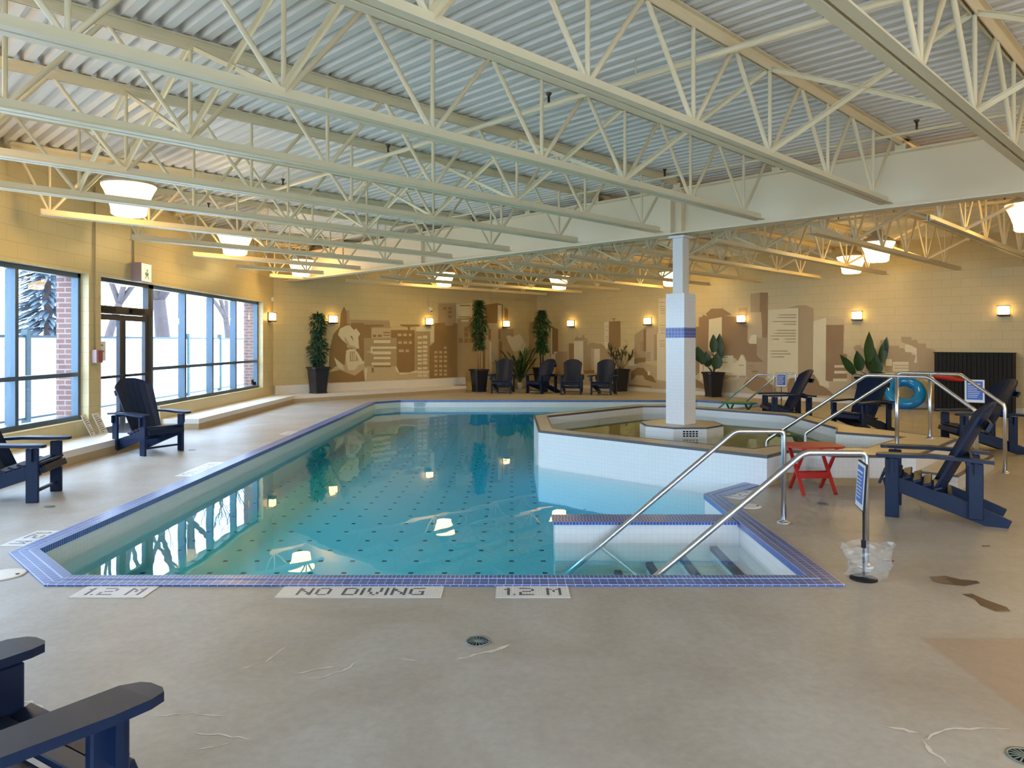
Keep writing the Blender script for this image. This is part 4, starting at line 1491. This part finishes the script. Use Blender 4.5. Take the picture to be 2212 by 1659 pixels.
# mineral stains and puddles --------------------------------------
def gp(px, py):
    d = ray(px, py)
    return Vector((0, 0, EYE)) + d * (-EYE / d.z)
st = MB()
def streak(pts, w):
    P = []
    for (a, b) in zip(pts, pts[1:]):
        A, B = gp(*a), gp(*b)
        m = max(3, int((B - A).length / .03))
        P += [A.lerp(B, i / m) + Vector((random.uniform(-.008, .008), random.uniform(-.012, .012), 0)) for i in range(m)]
    k = len(st.v)
    for i, p in enumerate(P):
        t = (P[min(i + 1, len(P) - 1)] - P[max(i - 1, 0)]).normalized()
        s_ = Vector((-t.y, t.x, 0)) * w * random.uniform(.15, 1.0) * (1 if 0 < i < len(P) - 1 else .1)
        st.v += [Vector((p.x, p.y, .0011)) + s_, Vector((p.x, p.y, .0011)) - s_]
    for i in range(len(P) - 1):
        st.face([k + 2 * i, k + 2 * i + 1, k + 2 * i + 3, k + 2 * i + 2])
streak([(1995, 1600), (2020, 1583), (2080, 1572), (2130, 1575), (2200, 1572)], .010)
streak([(1995, 1600), (2015, 1625), (2045, 1650), (2060, 1659)], .012)
streak([(1900, 1568), (1950, 1575), (2000, 1590)], .012)
streak([(520, 1444), (575, 1430), (600, 1408), (625, 1392)], .005)
streak([(330, 1548), (400, 1540), (450, 1543), (500, 1545)], .005)
streak([(420, 1585), (500, 1590), (560, 1598)], .005)
streak([(640, 1455), (700, 1445), (740, 1435)], .008)
streak([(660, 1470), (735, 1452), (790, 1420)], .006)
streak([(860, 1424), (915, 1425)], .006)
streak([(985, 1425), (1060, 1408), (1110, 1388)], .014)
streak([(400, 1628), (470, 1612), (520, 1600)], .004)
streak([(0, 1500), (40, 1512), (110, 1530)], .012)
tag(st.obj('mineral_stains', 'stain'), 'thin pale mineral streaks on the beige deck in the foreground', 'stain', kind='stuff')
def puddle(pts, label):
    mb = MB()
    P = [gp(*p) for p in pts]
    mb.flat([[(p.x, p.y) for p in P]], .0015)
    tag(mb.obj('puddle', 'puddle'), label, 'puddle', 'wet patches on the right deck')
puddle([(2008, 1246), (2040, 1244), (2075, 1252), (2110, 1255), (2118, 1260), (2085, 1266), (2040, 1262), (2015, 1256)], 'small wet patch on the deck nearest the plastic bag')
puddle([(2078, 1284), (2100, 1283), (2130, 1296), (2175, 1312), (2183, 1321), (2150, 1321), (2118, 1308), (2105, 1294)], 'long wet patch on the deck below the blue chair, nearer the camera')
puddle([(1905, 1210), (1932, 1211), (1930, 1214), (1908, 1213)], 'tiny wet spot on the deck behind the near rail post')
puddle([(2120, 1178), (2140, 1178), (2138, 1181), (2122, 1181)], 'tiny wet spot on the deck right of the blue chair foot')

# ------------------------------------------------------------------ wall fittings
ex = thing('exit_sign', 'boxed exit sign mounted above the glass doors', 'exit sign', (XL, 11.94, 2.54))
mb = MB(); mb.box(.0, .165, 0, .34, 0, .31); mb.obj('sign_box', 'box_pink', ex)
mb = MB(); mb.box(.1655, .17, .01, .33, .01, .30); mb.obj('lit_face', 'exit_face', ex)
mb = MB(); mb.box(.1705, .172, .12, .23, .11, .16); mb.box(.1705, .172, .17, .21, .17, .21); mb.beam((.171, .13, .06), (.171, .18, .12), .002, .02); mb.beam((.171, .23, .05), (.171, .20, .12), .002, .02)
mb.obj('running_figure', 'exit_green', ex)
def conduit(y, z0, z1, label):
    mb = MB(); mb.tube([(XL + .016, y, z0), (XL + .016, y, z1)], .011, 8)
    tag(mb.obj('conduit', 'ledge_tan'), label, 'conduit', 'vertical conduits on the window wall')
conduit(10.88, 1.44, 3.85, 'thin vertical conduit down to the alarm box between window and door')
conduit(11.99, 2.85, 3.85, 'thin vertical conduit above the exit sign')
al = thing('alarm_box', 'small dark red alarm pull box on the pier beside the doors', 'alarm', (XL, 10.80, 1.24))
mb = MB(); mb.bbox(0, .09, 0, .16, 0, .20, .008); mb.obj('alarm_case', 'box_pink', al)
mb = MB(); mb.box(.0905, .10, .02, .14, .02, .18); mb.obj('alarm_front', 'alarm', al)
for i, (yy, rz, lab) in enumerate(((10.50, .25, 'white printed notice leaning on the ledge, nearer the window'), (10.76, .1, 'cream printed notice leaning on the ledge, nearer the doors'))):
    nt_ = thing('notice_sheet', lab, 'notice', (-6.02, yy, .192), PI / 2 + rz)
    M = Matrix.Rotation(math.radians(-24), 4, 'X')
    mb = MB(); mb.box(0, .22, -.002, .002, 0, .34, 0, M); mb.obj('paper_sheet', 'paper', nt_)
    mb = MB()
    for j in range(9):
        mb.box(.03, .03 + .16 * (.5 + .5 * ((j * 3) % 4) / 3), -.0035, -.0022, .03 + j * .032, .042 + j * .032, 0, M)
    mb.obj('printed_lines', 'ink', nt_)
p = wall_pt(925, 668, wA)
cm = thing('security_camera', 'small white dome camera on the mural wall above a sconce', 'camera', p, PI / 4)
mb = MB(); mb.box(-.03, .03, -.14, 0, .03, .06); mb.obj('mount_arm', 'white_plastic', cm)
mb = MB(); mb.lathe([(0, -.075), (.045, -.06), (.07, -.01), (.07, .03), (0, .03)], 16, center=(0, -.14, 0)); mb.obj('dome', 'white_plastic', cm)
mb = MB(); mb.lathe([(0, -.08), (.03, -.072), (.042, -.05), (0, -.05)], 12, center=(0, -.15, 0)); mb.obj('camera_lens', 'black', cm)
mb = MB(); mb.tube([(0, -.008, .06), (0, -.008, .42)], .006, 6); mb.obj('cable', 'ledge_tan', cm)
ms = MB(); ms.bbox(0, .05, -.04, .04, -.06, .06, .012)
tag(ms.obj('motion_sensor', 'white_plastic', loc=(XL, 18.93, 2.66)), 'tiny white motion sensor high in the corner by the windows', 'sensor')
p = wall_pt(1402, 806, wB)
ou = thing('wall_outlet', 'small white wall outlet in the mural left of the column', 'outlet', p, -PI / 4)
mb = MB(); mb.bbox(-.045, .045, -.012, 0, -.065, .065, .004); mb.obj('outlet_cover', 'white_plastic', ou)
mb = MB(); mb.box(-.02, .02, -.0135, -.012, .012, .04); mb.box(-.02, .02, -.0135, -.012, -.04, -.012); mb.obj('outlet_socket', 'ledge_white', ou)

# ------------------------------------------------------------------ mural (flat paint on the wall)
class Mural:
    def __init__(s, wall):
        s.w = wall; s.mb = MB(); s.k = 0
    def poly(s, tone, pts, o, sc, bottom=None):
        s.k += 1
        off = .0015 + .0001 * s.k
        P = [wall_pt(o[0] + x / sc, o[1] + y / sc, s.w, off) for x, y in pts]
        # keep on the wall
        for p in P:
            if s.w is wA:
                t = (p.x - CA[0])
                t2 = min(max(t, .02), CB[0] - CA[0] - .01)
                p.x += t2 - t; p.y += t2 - t
            else:
                t = (p.x - CB[0]); t2 = max(t, .01)
                p.x += t2 - t; p.y -= t2 - t
            p.z = max(p.z, .43 if (s.w is wA and p.x < -1.6) else .115)
        nn = s.w[1]
        ux = Vector((-nn.y, nn.x, 0))
        flat2 = [Vector((p.dot(ux), p.z, 0)) for p in P]
        tr = tessellate_polygon([flat2])
        k = s.mb.add(P)
        for t in tr:
            a, b, c = [P[i] for i in t]
            if (b - a).cross(c - a).dot(nn) < 0:
                t = (t[0], t[2], t[1])
            s.mb.face([k + i for i in t], tone)
    def rect(s, tone, x0, y0, x1, y1, o, sc):
        s.poly(tone, [(x0, y0), (x1, y0), (x1, y1), (x0, y1)], o, sc)
Dk, Md, Sf, Lt = 0, 1, 2, 3
MM = ['mural_dark', 'mural_mid', 'mural_soft', 'mural_light']
A = Mural(wA); o = (640, 600); q = 5.53
A.poly(Md, [(650, 500), (1115, 512), (1130, 630), (1130, 1230), (650, 1250)], o, q)
A.poly(Sf, [(810, 760), (1420, 760), (1600, 640), (1600, 1225), (375, 1265), (520, 1100)], o, q)
A.poly(Dk, [(650, 540), (805, 540), (810, 560), (1045, 562), (1045, 582), (895, 590), (895, 720), (810, 720), (810, 1000), (700, 900), (640, 700)], o, q)
A.poly(Dk, [(530, 430), (570, 340), (600, 400), (625, 388), (640, 500), (640, 570), (700, 620), (765, 900), (810, 1000), (700, 1020), (590, 900), (580, 1040), (470, 1060), (385, 1130), (400, 850), (440, 680), (520, 580)], o, q)
A.poly(Dk, [(385, 1130), (520, 1100), (620, 1140), (700, 1170), (800, 1095), (822, 1245), (372, 1262)], o, q)
A.poly(Lt, [(520, 610), (600, 570), (640, 570), (690, 625), (715, 605), (765, 670), (740, 710), (752, 850), (700, 830), (640, 812), (590, 780), (545, 740), (497, 680)], o, q)
A.poly(Lt, [(595, 870), (640, 850), (700, 855), (740, 900), (795, 1000), (860, 955), (862, 1010), (740, 1045), (700, 1100), (625, 1105), (598, 1000)], o, q)
A.poly(Md, [(640, 885), (700, 880), (745, 990), (640, 1000)], o, q)
for x_ in (655, 680, 700): A.poly(Lt, [(x_, 890), (x_ + 10, 888), (x_ + 16, 985), (x_ + 4, 988)], o, q)
A.poly(Sf, [(575, 700), (595, 720), (640, 800), (610, 800), (580, 760)], o, q)
A.poly(Dk, [(640, 690), (668, 700), (690, 770), (672, 740)], o, q)
A.poly(Sf, [(600, 800), (680, 812), (735, 845), (715, 862), (660, 838), (610, 840)], o, q)
A.poly(Md, [(600, 400), (622, 395), (640, 500), (640, 560), (605, 560)], o, q)
A.poly(Lt, [(820, 1080), (850, 1080), (830, 1240), (822, 1245)], o, q)
A.poly(Lt, [(1180, 1050), (1260, 1130), (1420, 1110), (1590, 1105), (1590, 1130), (1400, 1135), (1250, 1160), (1190, 1110)], o, q)
A.poly(Lt, [(450, 950), (560, 1040), (565, 1105), (490, 1065)], o, q)
A.rect(Sf, 900, 600, 1130, 722, o, q); A.rect(Dk, 915, 680, 955, 708, o, q); A.rect(Dk, 975, 680, 1020, 708, o, q); A.rect(Dk, 1040, 648, 1125, 662, o, q); A.rect(Dk, 1040, 682, 1125, 692, o, q)
A.rect(Md, 812, 722, 1200, 1060, o, q)
for x0, y0, x1, y1 in ((925, 745, 1125, 780), (890, 822, 1195, 848), (915, 880, 1130, 915), (925, 945, 1125, 972), (900, 1012, 1125, 1044), (890, 825, 912, 905), (845, 882, 915, 890)):
    A.rect(Lt, x0, y0, x1, y1, o, q)
A.rect(Dk, 925, 1052, 1130, 1068, o, q); A.rect(Dk, 900, 1075, 925, 1130, o, q)
A.poly(Dk, [(1130, 625), (1415, 625), (1415, 1110), (1350, 1132), (1230, 1132), (1200, 1060), (1200, 720), (1130, 720)], o, q)
A.poly(Dk, [(1245, 558), (1475, 560), (1475, 578), (1362, 588), (1356, 626), (1336, 626), (1330, 588), (1245, 575)], o, q)
for x0, y0, w_ in ((1212, 668, 45), (1278, 668, 42), (1345, 668, 32), (1218, 760, 42), (1282, 760, 42), (1345, 760, 36), (1225, 858, 60), (1305, 858, 42)):
    A.rect(Sf, x0, y0, x0 + w_, y0 + 30, o, q)
A.rect(Md, 1420, 640, 1600, 1110, o, q)
for i, yy in enumerate((700, 765, 820, 865, 920, 965, 1010, 1070, 1120, 1158)):
    A.rect(Lt, 1450, yy, 1500, yy + 26, o, q); A.rect(Lt, 1512, yy - (4 if i % 2 else 10), 1565, yy + 24, o, q)
A.rect(Lt, 1435, 590, 1645, 640, o, q); A.rect(Lt, 1600, 640, 1645, 770, o, q)
A.poly(Dk, [(1650, 540), (1780, 540), (1780, 570), (1870, 570), (1870, 545), (1925, 545), (1925, 1195), (1590, 1212), (1590, 820), (1650, 770)], o, q)
for yy in (890, 945, 995, 1055, 1110, 1155):
    for xx in (1650, 1708, 1764):
        A.rect(Sf, xx, yy - 14, xx + 36, yy + 14, o, q)
A.rect(Sf, 1764, 822, 1796, 850, o, q)
A.poly(Md, [(1695, 305), (1910, 305), (1910, 545), (1870, 545), (1870, 568), (1782, 568), (1782, 540), (1695, 540)], o, q)
for xx, yy in ((1775, 365), (1835, 365), (1835, 410), (1835, 465)):
    A.rect(Dk, xx - 20, yy - 14, xx + 20, yy + 14, o, q)
A.poly(Md, [(1928, 490), (2180, 470), (2180, 1300), (1928, 1200)], o, q)
A.poly(Lt, [(1910, 322), (2100, 300), (2100, 470), (1910, 485)], o, q)
A.rect(Dk, 1950, 325, 2080, 338, o, q); A.rect(Dk, 1940, 462, 2080, 472, o, q); A.rect(Lt, 1970, 505, 2060, 525, o, q)
for xx, yy in ((2030, 615), (2030, 680), (1965, 750), (2030, 750), (2090, 750), (2085, 615)):
    A.rect(Dk, xx - 22, yy - 28, xx + 24, yy + 28, o, q)
o = (920, 620); q = 6.914
A.rect(Sf, 880, 540, 1080, 1390, o, q)
A.rect(Md, 1080, 625, 1310, 1120, o, q)
A.poly(Dk, [(890, 265), (1060, 240), (1150, 262), (1150, 500), (1130, 500), (1130, 275), (1075, 265), (1070, 510), (1060, 540), (890, 540)], o, q)
A.rect(Lt, 1073, 270, 1130, 495, o, q)
A.rect(Dk, 1175, 325, 1225, 500, o, q)
for r4 in ((935, 630, 970, 790), (1085, 630, 1115, 780), (1095, 810, 1135, 1110), (850, 910, 885, 1220), (980, 320 + 2000, 981, 2321)):
    if r4[1] < 2000: A.rect(Dk, *r4, o, q)
A.rect(Lt, 950, 820, 980, 1330, o, q)
A.poly(Lt, [(1240, 720), (1290, 745), (1400, 700), (1440, 760), (1500, 880), (1500, 960), (1300, 960), (1240, 840), (1200, 740)], o, q)
A.rect(Md, 1545, 520, 1625, 1210, o, q)
A.mb.obj('mural', MM)
tag(bpy.data.objects['mural'], 'tan and brown skyline mural painted on left far wall, with large horned figure', 'mural')
B = Mural(wB); o = (1180, 640); q = 7.215
B.rect(Md, 140, 862, 335, 1400, o, q)
B.poly(Dk, [(92, 478), (185, 512), (185, 862), (140, 880), (60, 950), (60, 480)], o, q)
B.rect(Lt, 68, 500, 92, 900, o, q)
B.poly(Lt, [(70, 905), (120, 900), (120, 865), (185, 862), (140, 900), (138, 1180), (100, 1100)], o, q)
B.poly(Sf, [(305, 745), (345, 710), (430, 735), (640, 640), (700, 740), (850, 740), (980, 830), (980, 1370), (335, 1370), (335, 862), (305, 860)], o, q)
B.rect(Dk, 352, 735, 430, 1010, o, q)
B.poly(Md, [(440, 690), (640, 680), (640, 655), (595, 655), (595, 600), (565, 610), (560, 640), (500, 650), (480, 620), (440, 660)], o, q)
B.rect(Lt, 432, 700, 575, 1200, o, q)
B.poly(Md, [(575, 690), (640, 690), (645, 760), (700, 780), (700, 1160), (575, 1160)], o, q)
B.poly(Md, [(660, 740), (740, 716), (780, 738), (850, 738), (920, 780), (940, 830), (990, 800), (1030, 1010), (835, 1010), (835, 810), (745, 828), (680, 775)], o, q)
B.rect(Lt, 745, 820, 835, 1190, o, q)
B.poly(Dk, [(575, 1165), (690, 1145), (750, 1150), (752, 1205), (600, 1210)], o, q)
B.rect(Md, 835, 1000, 1200, 1400, o, q)
B.poly(Lt, [(905, 400), (975, 400), (975, 800), (935, 830), (905, 770)], o, q)
for yy in (470, 525, 625, 655, 690): B.rect(Md, 920, yy, 970, yy + 8, o, q)
B.poly(Dk, [(978, 395), (1155, 385), (1160, 780), (1060, 830), (975, 800)], o, q)
B.poly(Dk, [(1010, 345), (1085, 342), (1085, 352), (1062, 356), (1062, 388), (1044, 388), (1042, 356), (1010, 352)], o, q)
B.poly(Md, [(1375, 600), (1555, 475), (1555, 1000), (1375, 1000)], o, q)
B.rect(Dk, 1515, 525, 1555, 860, o, q)
B.rect(Sf, 1555, 470, 1725, 1010, o, q)
B.poly(Lt, [(1285, 940), (1370, 900), (1370, 700), (1375, 1080), (1285, 1080)], o, q)
B.rect(Md, 1680, 595, 1725, 1000, o, q)
for i, yy in enumerate((880, 910, 935, 960, 990)): B.rect(Dk, 1560, yy, 1630 - (i % 2) * 15, yy + 9, o, q)
for i, yy in enumerate((715, 740, 770, 800, 830)): B.rect(Dk, 1470, yy, 1520, yy + 7, o, q)
B.poly(Dk, [(1370, 970), (1550, 955), (1550, 1025), (1440, 1035), (1430, 1055), (1370, 1052)], o, q)
B.poly(Lt, [(1748, 40), (1900, 20), (1900, 1330), (1725, 1300), (1725, 600), (1748, 560)], o, q)
for i, yy in enumerate((90, 155, 190, 220, 260, 450, 490, 520, 570, 690, 740, 775)): B.rect(Md, 1755 + (i * 7 % 30), yy, 1850, yy + 9, o, q)
B.poly(Sf, [(1190, 1090), (1430, 1090), (1440, 1040), (1530, 1040), (1725, 1090), (1725, 1300), (1900, 1340), (1900, 1440), (1190, 1410)], o, q)
B.poly(Dk, [(1320, 1180), (1420, 1112), (1520, 1120), (1580, 1200), (1660, 1255), (1722, 1350), (1640, 1330), (1540, 1300), (1510, 1232), (1400, 1232), (1352, 1290), (1322, 1312)], o, q)
B.poly(Dk, [(1290, 1370), (1640, 1402), (1640, 1420), (1290, 1400)], o, q)
o = (1490, 620); q = 6.637
B.rect(Md, -60, 760, 80, 1300, o, q)
B.poly(Dk, [(80, 570), (130, 570), (130, 435), (170, 430), (200, 395), (245, 425), (235, 380), (310, 310), (470, 308), (592, 388), (590, 402), (500, 412), (700, 432), (830, 560), (830, 790), (960, 820), (960, 980), (1060, 1075), (820, 1075), (770, 960), (700, 1065), (620, 1000), (450, 985), (80, 1270)], o, q)
B.poly(Lt, [(275, 465), (460, 430), (460, 870), (400, 1010), (265, 900)], o, q)
B.poly(Md, [(700, 305), (820, 300), (820, 560), (700, 430)], o, q)
B.poly(Md, [(870, 100), (1005, 80), (1005, 400), (870, 400)], o, q)
B.poly(Dk, [(1005, 80), (1120, 80), (1110, 735), (1005, 735)], o, q)
B.poly(Sf, [(830, 365), (1022, 360), (1037, 620), (1037, 725), (960, 725), (960, 820), (830, 790)], o, q)
B.poly(Lt, [(880, 692), (958, 680), (958, 815), (850, 812), (850, 770)], o, q)
B.poly(Md, [(965, 725), (1115, 725), (1115, 1400), (815, 1400), (815, 1078), (1060, 1075), (960, 980)], o, q)
B.poly(Md, [(1390, 300), (1560, 265), (1670, 265), (1775, 310), (1775, 1330), (1550, 1330), (1550, 300)], o, q)
B.poly(Lt, [(1125, 330), (1555, 300), (1550, 1340), (1110, 1340)], o, q)
for x0, yy, x1 in ((1245, 390, 1530), (1225, 430, 1530), (1160, 487, 1530), (1305, 525, 1525), (1215, 614, 1522), (1185, 655, 1522), (1130, 693, 1524), (1150, 738, 1280), (1330, 736, 1520), (1340, 780, 1520), (1130, 910, 1400), (1130, 950, 1445), (1140, 993, 1355)):
    B.poly(Md, [(x0, yy + 9), (x0 + 60, yy + 2), (x1, yy), (x1, yy + 18), (x0 + 60, yy + 16)], o, q)
B.poly(Lt, [(140, 990), (440, 990), (620, 980), (620, 1092), (690, 1065), (742, 960), (808, 1080), (808, 1330), (570, 1440), (140, 1370)], o, q)
for r4 in ((465, 1000, 545, 1015), (465, 1072, 540, 1090), (185, 1030, 200, 1200), (705, 1115, 770, 1130), (560, 1265, 680, 1300), (700, 1270, 800, 1300), (480, 1260, 560, 1440)): B.rect(Md, *r4, o, q)
for r4 in ((835, 1125, 905, 1135), (835, 1160, 885, 1170), (890, 1200, 975, 1225)): B.rect(Dk, *r4, o, q)
B.poly(Sf, [(60, 1340), (800, 1300), (1600, 1330), (1600, 1540), (60, 1500)], o, q)
B.poly(Dk, [(765, 1400), (820, 1330), (940, 1280), (1060, 1300), (1130, 1370), (1240, 1450), (1240, 1540), (900, 1490)], o, q)
B.poly(Dk, [(70, 1310), (200, 1390), (240, 1470), (150, 1450), (70, 1440)], o, q)
B.poly(Dk, [(1400, 1400), (1430, 1310), (1550, 1295), (1640, 1400), (1700, 1540), (1400, 1540)], o, q)
o = (1740, 660); q = 6.9125
B.poly(Sf, [(120, 1000), (310, 1000), (640, 1130), (640, 740), (820, 860), (900, 640), (900, 1320), (0, 1320), (100, 1020)], o, q)
B.poly(Lt, [(118, 235), (312, 180), (305, 1130), (200, 1120), (110, 1020)], o, q)
B.poly(Sf, [(310, 180), (575, 205), (570, 292), (310, 288)], o, q)
B.poly(Dk, [(308, 290), (570, 290), (562, 718), (620, 730), (620, 1130), (300, 1130)], o, q)
for r4 in ((430, 890, 622, 926), (430, 975, 622, 1016), (412, 1090, 622, 1132)): B.rect(Lt, *r4, o, q)
B.poly(Dk, [(0, 1250), (60, 1030), (130, 1030), (200, 1160), (380, 1290), (430, 1345), (0, 1345)], o, q)
B.poly(Lt, [(200, 1140), (250, 1095), (350, 1140), (352, 1230), (212, 1190)], o, q)
B.rect(Md, 680, 905, 770, 1250, o, q)
B.poly(Md, [(715, 620), (760, 590), (830, 590), (840, 640), (900, 640), (900, 900), (760, 740)], o, q)
B.poly(Md, [(1120, 515), (1190, 515), (1190, 600), (1400, 600), (1400, 640), (1480, 640), (1490, 700), (1580, 700), (1580, 740), (1650, 740), (1665, 980), (1200, 980), (1120, 780)], o, q)
B.poly(Lt, [(1500, 575), (1590, 600), (1665, 640), (1665, 860), (1620, 850), (1650, 740), (1580, 700), (1490, 690), (1480, 640)], o, q)
B.poly(Md, [(1430, 465), (1580, 470), (1585, 515), (1650, 505), (1680, 570), (1790, 570), (1790, 640), (1860, 640), (1940, 672), (1940, 980), (1685, 980), (1670, 645), (1585, 600), (1500, 572), (1430, 540)], o, q)
B.rect(Lt, 1300, 840, 1540, 980, o, q); B.rect(Md, 1330, 888, 1540, 900, o, q); B.rect(Md, 1330, 930, 1540, 942, o, q)
B.rect(Lt, 1200, 800, 1290, 900, o, q)
mo = B.mb.obj('mural', MM)
tag(mo, 'tan and brown city skyline mural painted on the right far wall', 'mural')

# ------------------------------------------------------------------ outside
mb = MB()
mb.v = [Vector((-60, -30, -.06)), Vector((XO, -30, -.06)), Vector((XO, 90, -.06)), Vector((-60, 90, -.06))]
mb.face([0, 1, 2, 3])
k = mb.add([(XO, -30, -.06), (40, -30, -.06), (40, YB - .3, -.06), (XO, YB - .3, -.06)])
mb.face([k, k + 1, k + 2, k + 3])
tag(mb.obj('snowy_ground', 'snow'), 'bright snowy ground outside the windows', 'ground', kind='stuff')
FX = -9.6
fence = thing('fence', 'white panelled fence with blue grey posts outside the windows', 'fence', (FX, 0, -.06))
yy = 7.3
i = 0
while yy < 34:
    mb = MB(); mb.box(-.06, .06, yy - .06, yy + .06, 0, 1.86); mb.obj('fence_post', 'fence_post', fence)
    mb = MB(); mb.box(-.02, .02, yy + .06, yy + 2.34, .12, 1.70); mb.obj('fence_panel', 'fence_panel', fence)
    mb = MB(); mb.box(-.03, .03, yy + .06, yy + 2.34, 1.70, 1.75); mb.box(-.03, .03, yy + .06, yy + 2.34, .08, .12); mb.obj('fence_rail', 'fence_post', fence)
    yy += 2.4
def bare_tree(x, y, h, r0, seed, label):
    rnd = random.Random(seed)
    root = thing('bare_tree', label, 'tree', (x, y, -.06))
    tr = MB(); br = MB()
    def grow(p, d, L, r, depth, mb):
        pts = [p]; q = p.copy(); dd = d.copy()
        for s in range(3):
            dd = (dd + Vector((rnd.uniform(-.14, .14), rnd.uniform(-.14, .14), .05))).normalized()
            q = q + dd * L / 3; pts.append(q.copy())
        mb.tube(pts, r, 7 if depth < 2 else 4, rr=[r, r * .88, r * .78, r * .68])
        if depth >= 5 or r < .008:
            return
        nb = 3 if depth < 3 else 2
        for _ in range(nb):
            a = rnd.uniform(0, 2 * PI); sp2 = rnd.uniform(.35, .75)
            nd = (dd + Vector((math.cos(a) * sp2, math.sin(a) * sp2, rnd.uniform(0, .3)))).normalized()
            grow(q, nd, L * rnd.uniform(.62, .85), r * .58, depth + 1, br)
    grow(Vector((0, 0, 0)), Vector((0, 0, 1)), h * .36, r0, 0, tr)
    tr.obj('trunk', 'bark', root); br.obj('branches', 'bark', root)
bare_tree(-13.2, 28.0, 9, .34, 3, 'thick bare tree beyond the fence, seen right of the door frame')
bare_tree(-12.6, 22.5, 8, .16, 5, 'slender bare tree beyond the fence, seen through the glass doors')
bare_tree(-12.9, 17.0, 8, .13, 9, 'bare tree beyond the fence, seen through the leftmost window')
bare_tree(-15.5, 40.0, 8, .22, 12, 'distant bare tree seen through the farthest window panes')
root = thing('spruce_tree', 'tall grey blue spruce outside the leftmost window', 'tree', (-15.5, 24.5, -.06))
mb = MB(); mb.tube([(0, 0, 0), (0, 0, 9)], .12, 7, rr=[.16, .03]); mb.obj('trunk', 'bark', root)
mb = MB()
for i in range(1500):
    z = random.uniform(1.2, 9.6); a = random.uniform(0, 2 * PI); R_ = 1.5 * (1 - z / 10.2) + .1
    d = Vector((math.cos(a), math.sin(a), -.25))
    leaf(mb, Vector((math.cos(a) * R_ * .3, math.sin(a) * R_ * .3, z)), d, R_ * .8, .16, droop=.3, seg=3)
mb.obj('needles', 'spruce', root)
root = thing('neighbour_house', 'white roofed house with brick chimney beyond the fence', 'house', (-30, 38, -.06), .3)
mb = MB(); mb.box(-4, 4, -3, 3, 0, 2.5); mb.obj('house_wall', 'house_wall', root)
mb = MB(); k = mb.add([(-4.4, -3.4, 2.5), (4.4, -3.4, 2.5), (4.4, 3.4, 2.5), (-4.4, 3.4, 2.5), (-4.4, 0, 4.6), (4.4, 0, 4.6)])
for f in ((0, 1, 5, 4), (2, 3, 4, 5), (0, 4, 3), (1, 2, 5), (0, 3, 2, 1)): mb.face([k + i for i in f])
mb.obj('roof', 'house_roof', root)
mb = MB(); mb.box(1.6, 2.5, -2.6, -1.9, 2.6, 4.3); mb.box(1.5, 2.6, -2.7, -1.8, 4.3, 4.4); mb.obj('chimney', 'chimney', root)

# ------------------------------------------------------------------ light
w = bpy.data.worlds.new('overcast_sky'); SC.world = w
w.use_nodes = True
nt = w.node_tree
bgn = nt.nodes['Background']
bgn.inputs['Color'].default_value = (0.56, 0.76, 1.0, 1)
bgn.inputs['Strength'].default_value = 11.5
def portal(y0, y1, z0, z1):
    l = bpy.data.lights.new('window_portal', 'AREA')
    l.shape = 'RECTANGLE'; l.size = z1 - z0; l.size_y = y1 - y0
    o = bpy.data.objects.new('window_portal', l); C.objects.link(o)
    o.location = (XL - .5, (y0 + y1) / 2, (z0 + z1) / 2)
    o.rotation_euler = (0, -PI / 2, 0)
    l.cycles.is_portal = True
l = bpy.data.lights.new('window_portal', 'AREA')
l.shape = 'RECTANGLE'; l.size = W3[1] - W3[0]; l.size_y = HEAD - SILL
o = bpy.data.objects.new('window_portal', l); C.objects.link(o)
o.location = ((W3[0] + W3[1]) / 2, YB - .35, (SILL + HEAD) / 2)
o.rotation_euler = (PI / 2, 0, 0)
l.cycles.is_portal = True
portal(*W1, SILL, HEAD)
portal(W2[0], 12.9, 0.03, HEAD)
portal(12.9, W2[1], SILL, HEAD)

SC.view_settings.view_transform = 'Standard'
SC.view_settings.look = 'None'
SC.view_settings.gamma = 1.0
SC.view_settings.use_curve_mapping = False
SC.view_settings.exposure = 0.0
cy = SC.cycles
cy.use_denoising = True
cy.use_adaptive_sampling = True
cy.adaptive_threshold = 0.1
cy.adaptive_min_samples = 12
cy.max_bounces = 8
cy.diffuse_bounces = 4
cy.glossy_bounces = 4
cy.transparent_max_bounces = 16
cy.volume_bounces = 0
cy.sample_clamp_indirect = 8.0
cy.caustics_reflective = False
cy.caustics_refractive = False
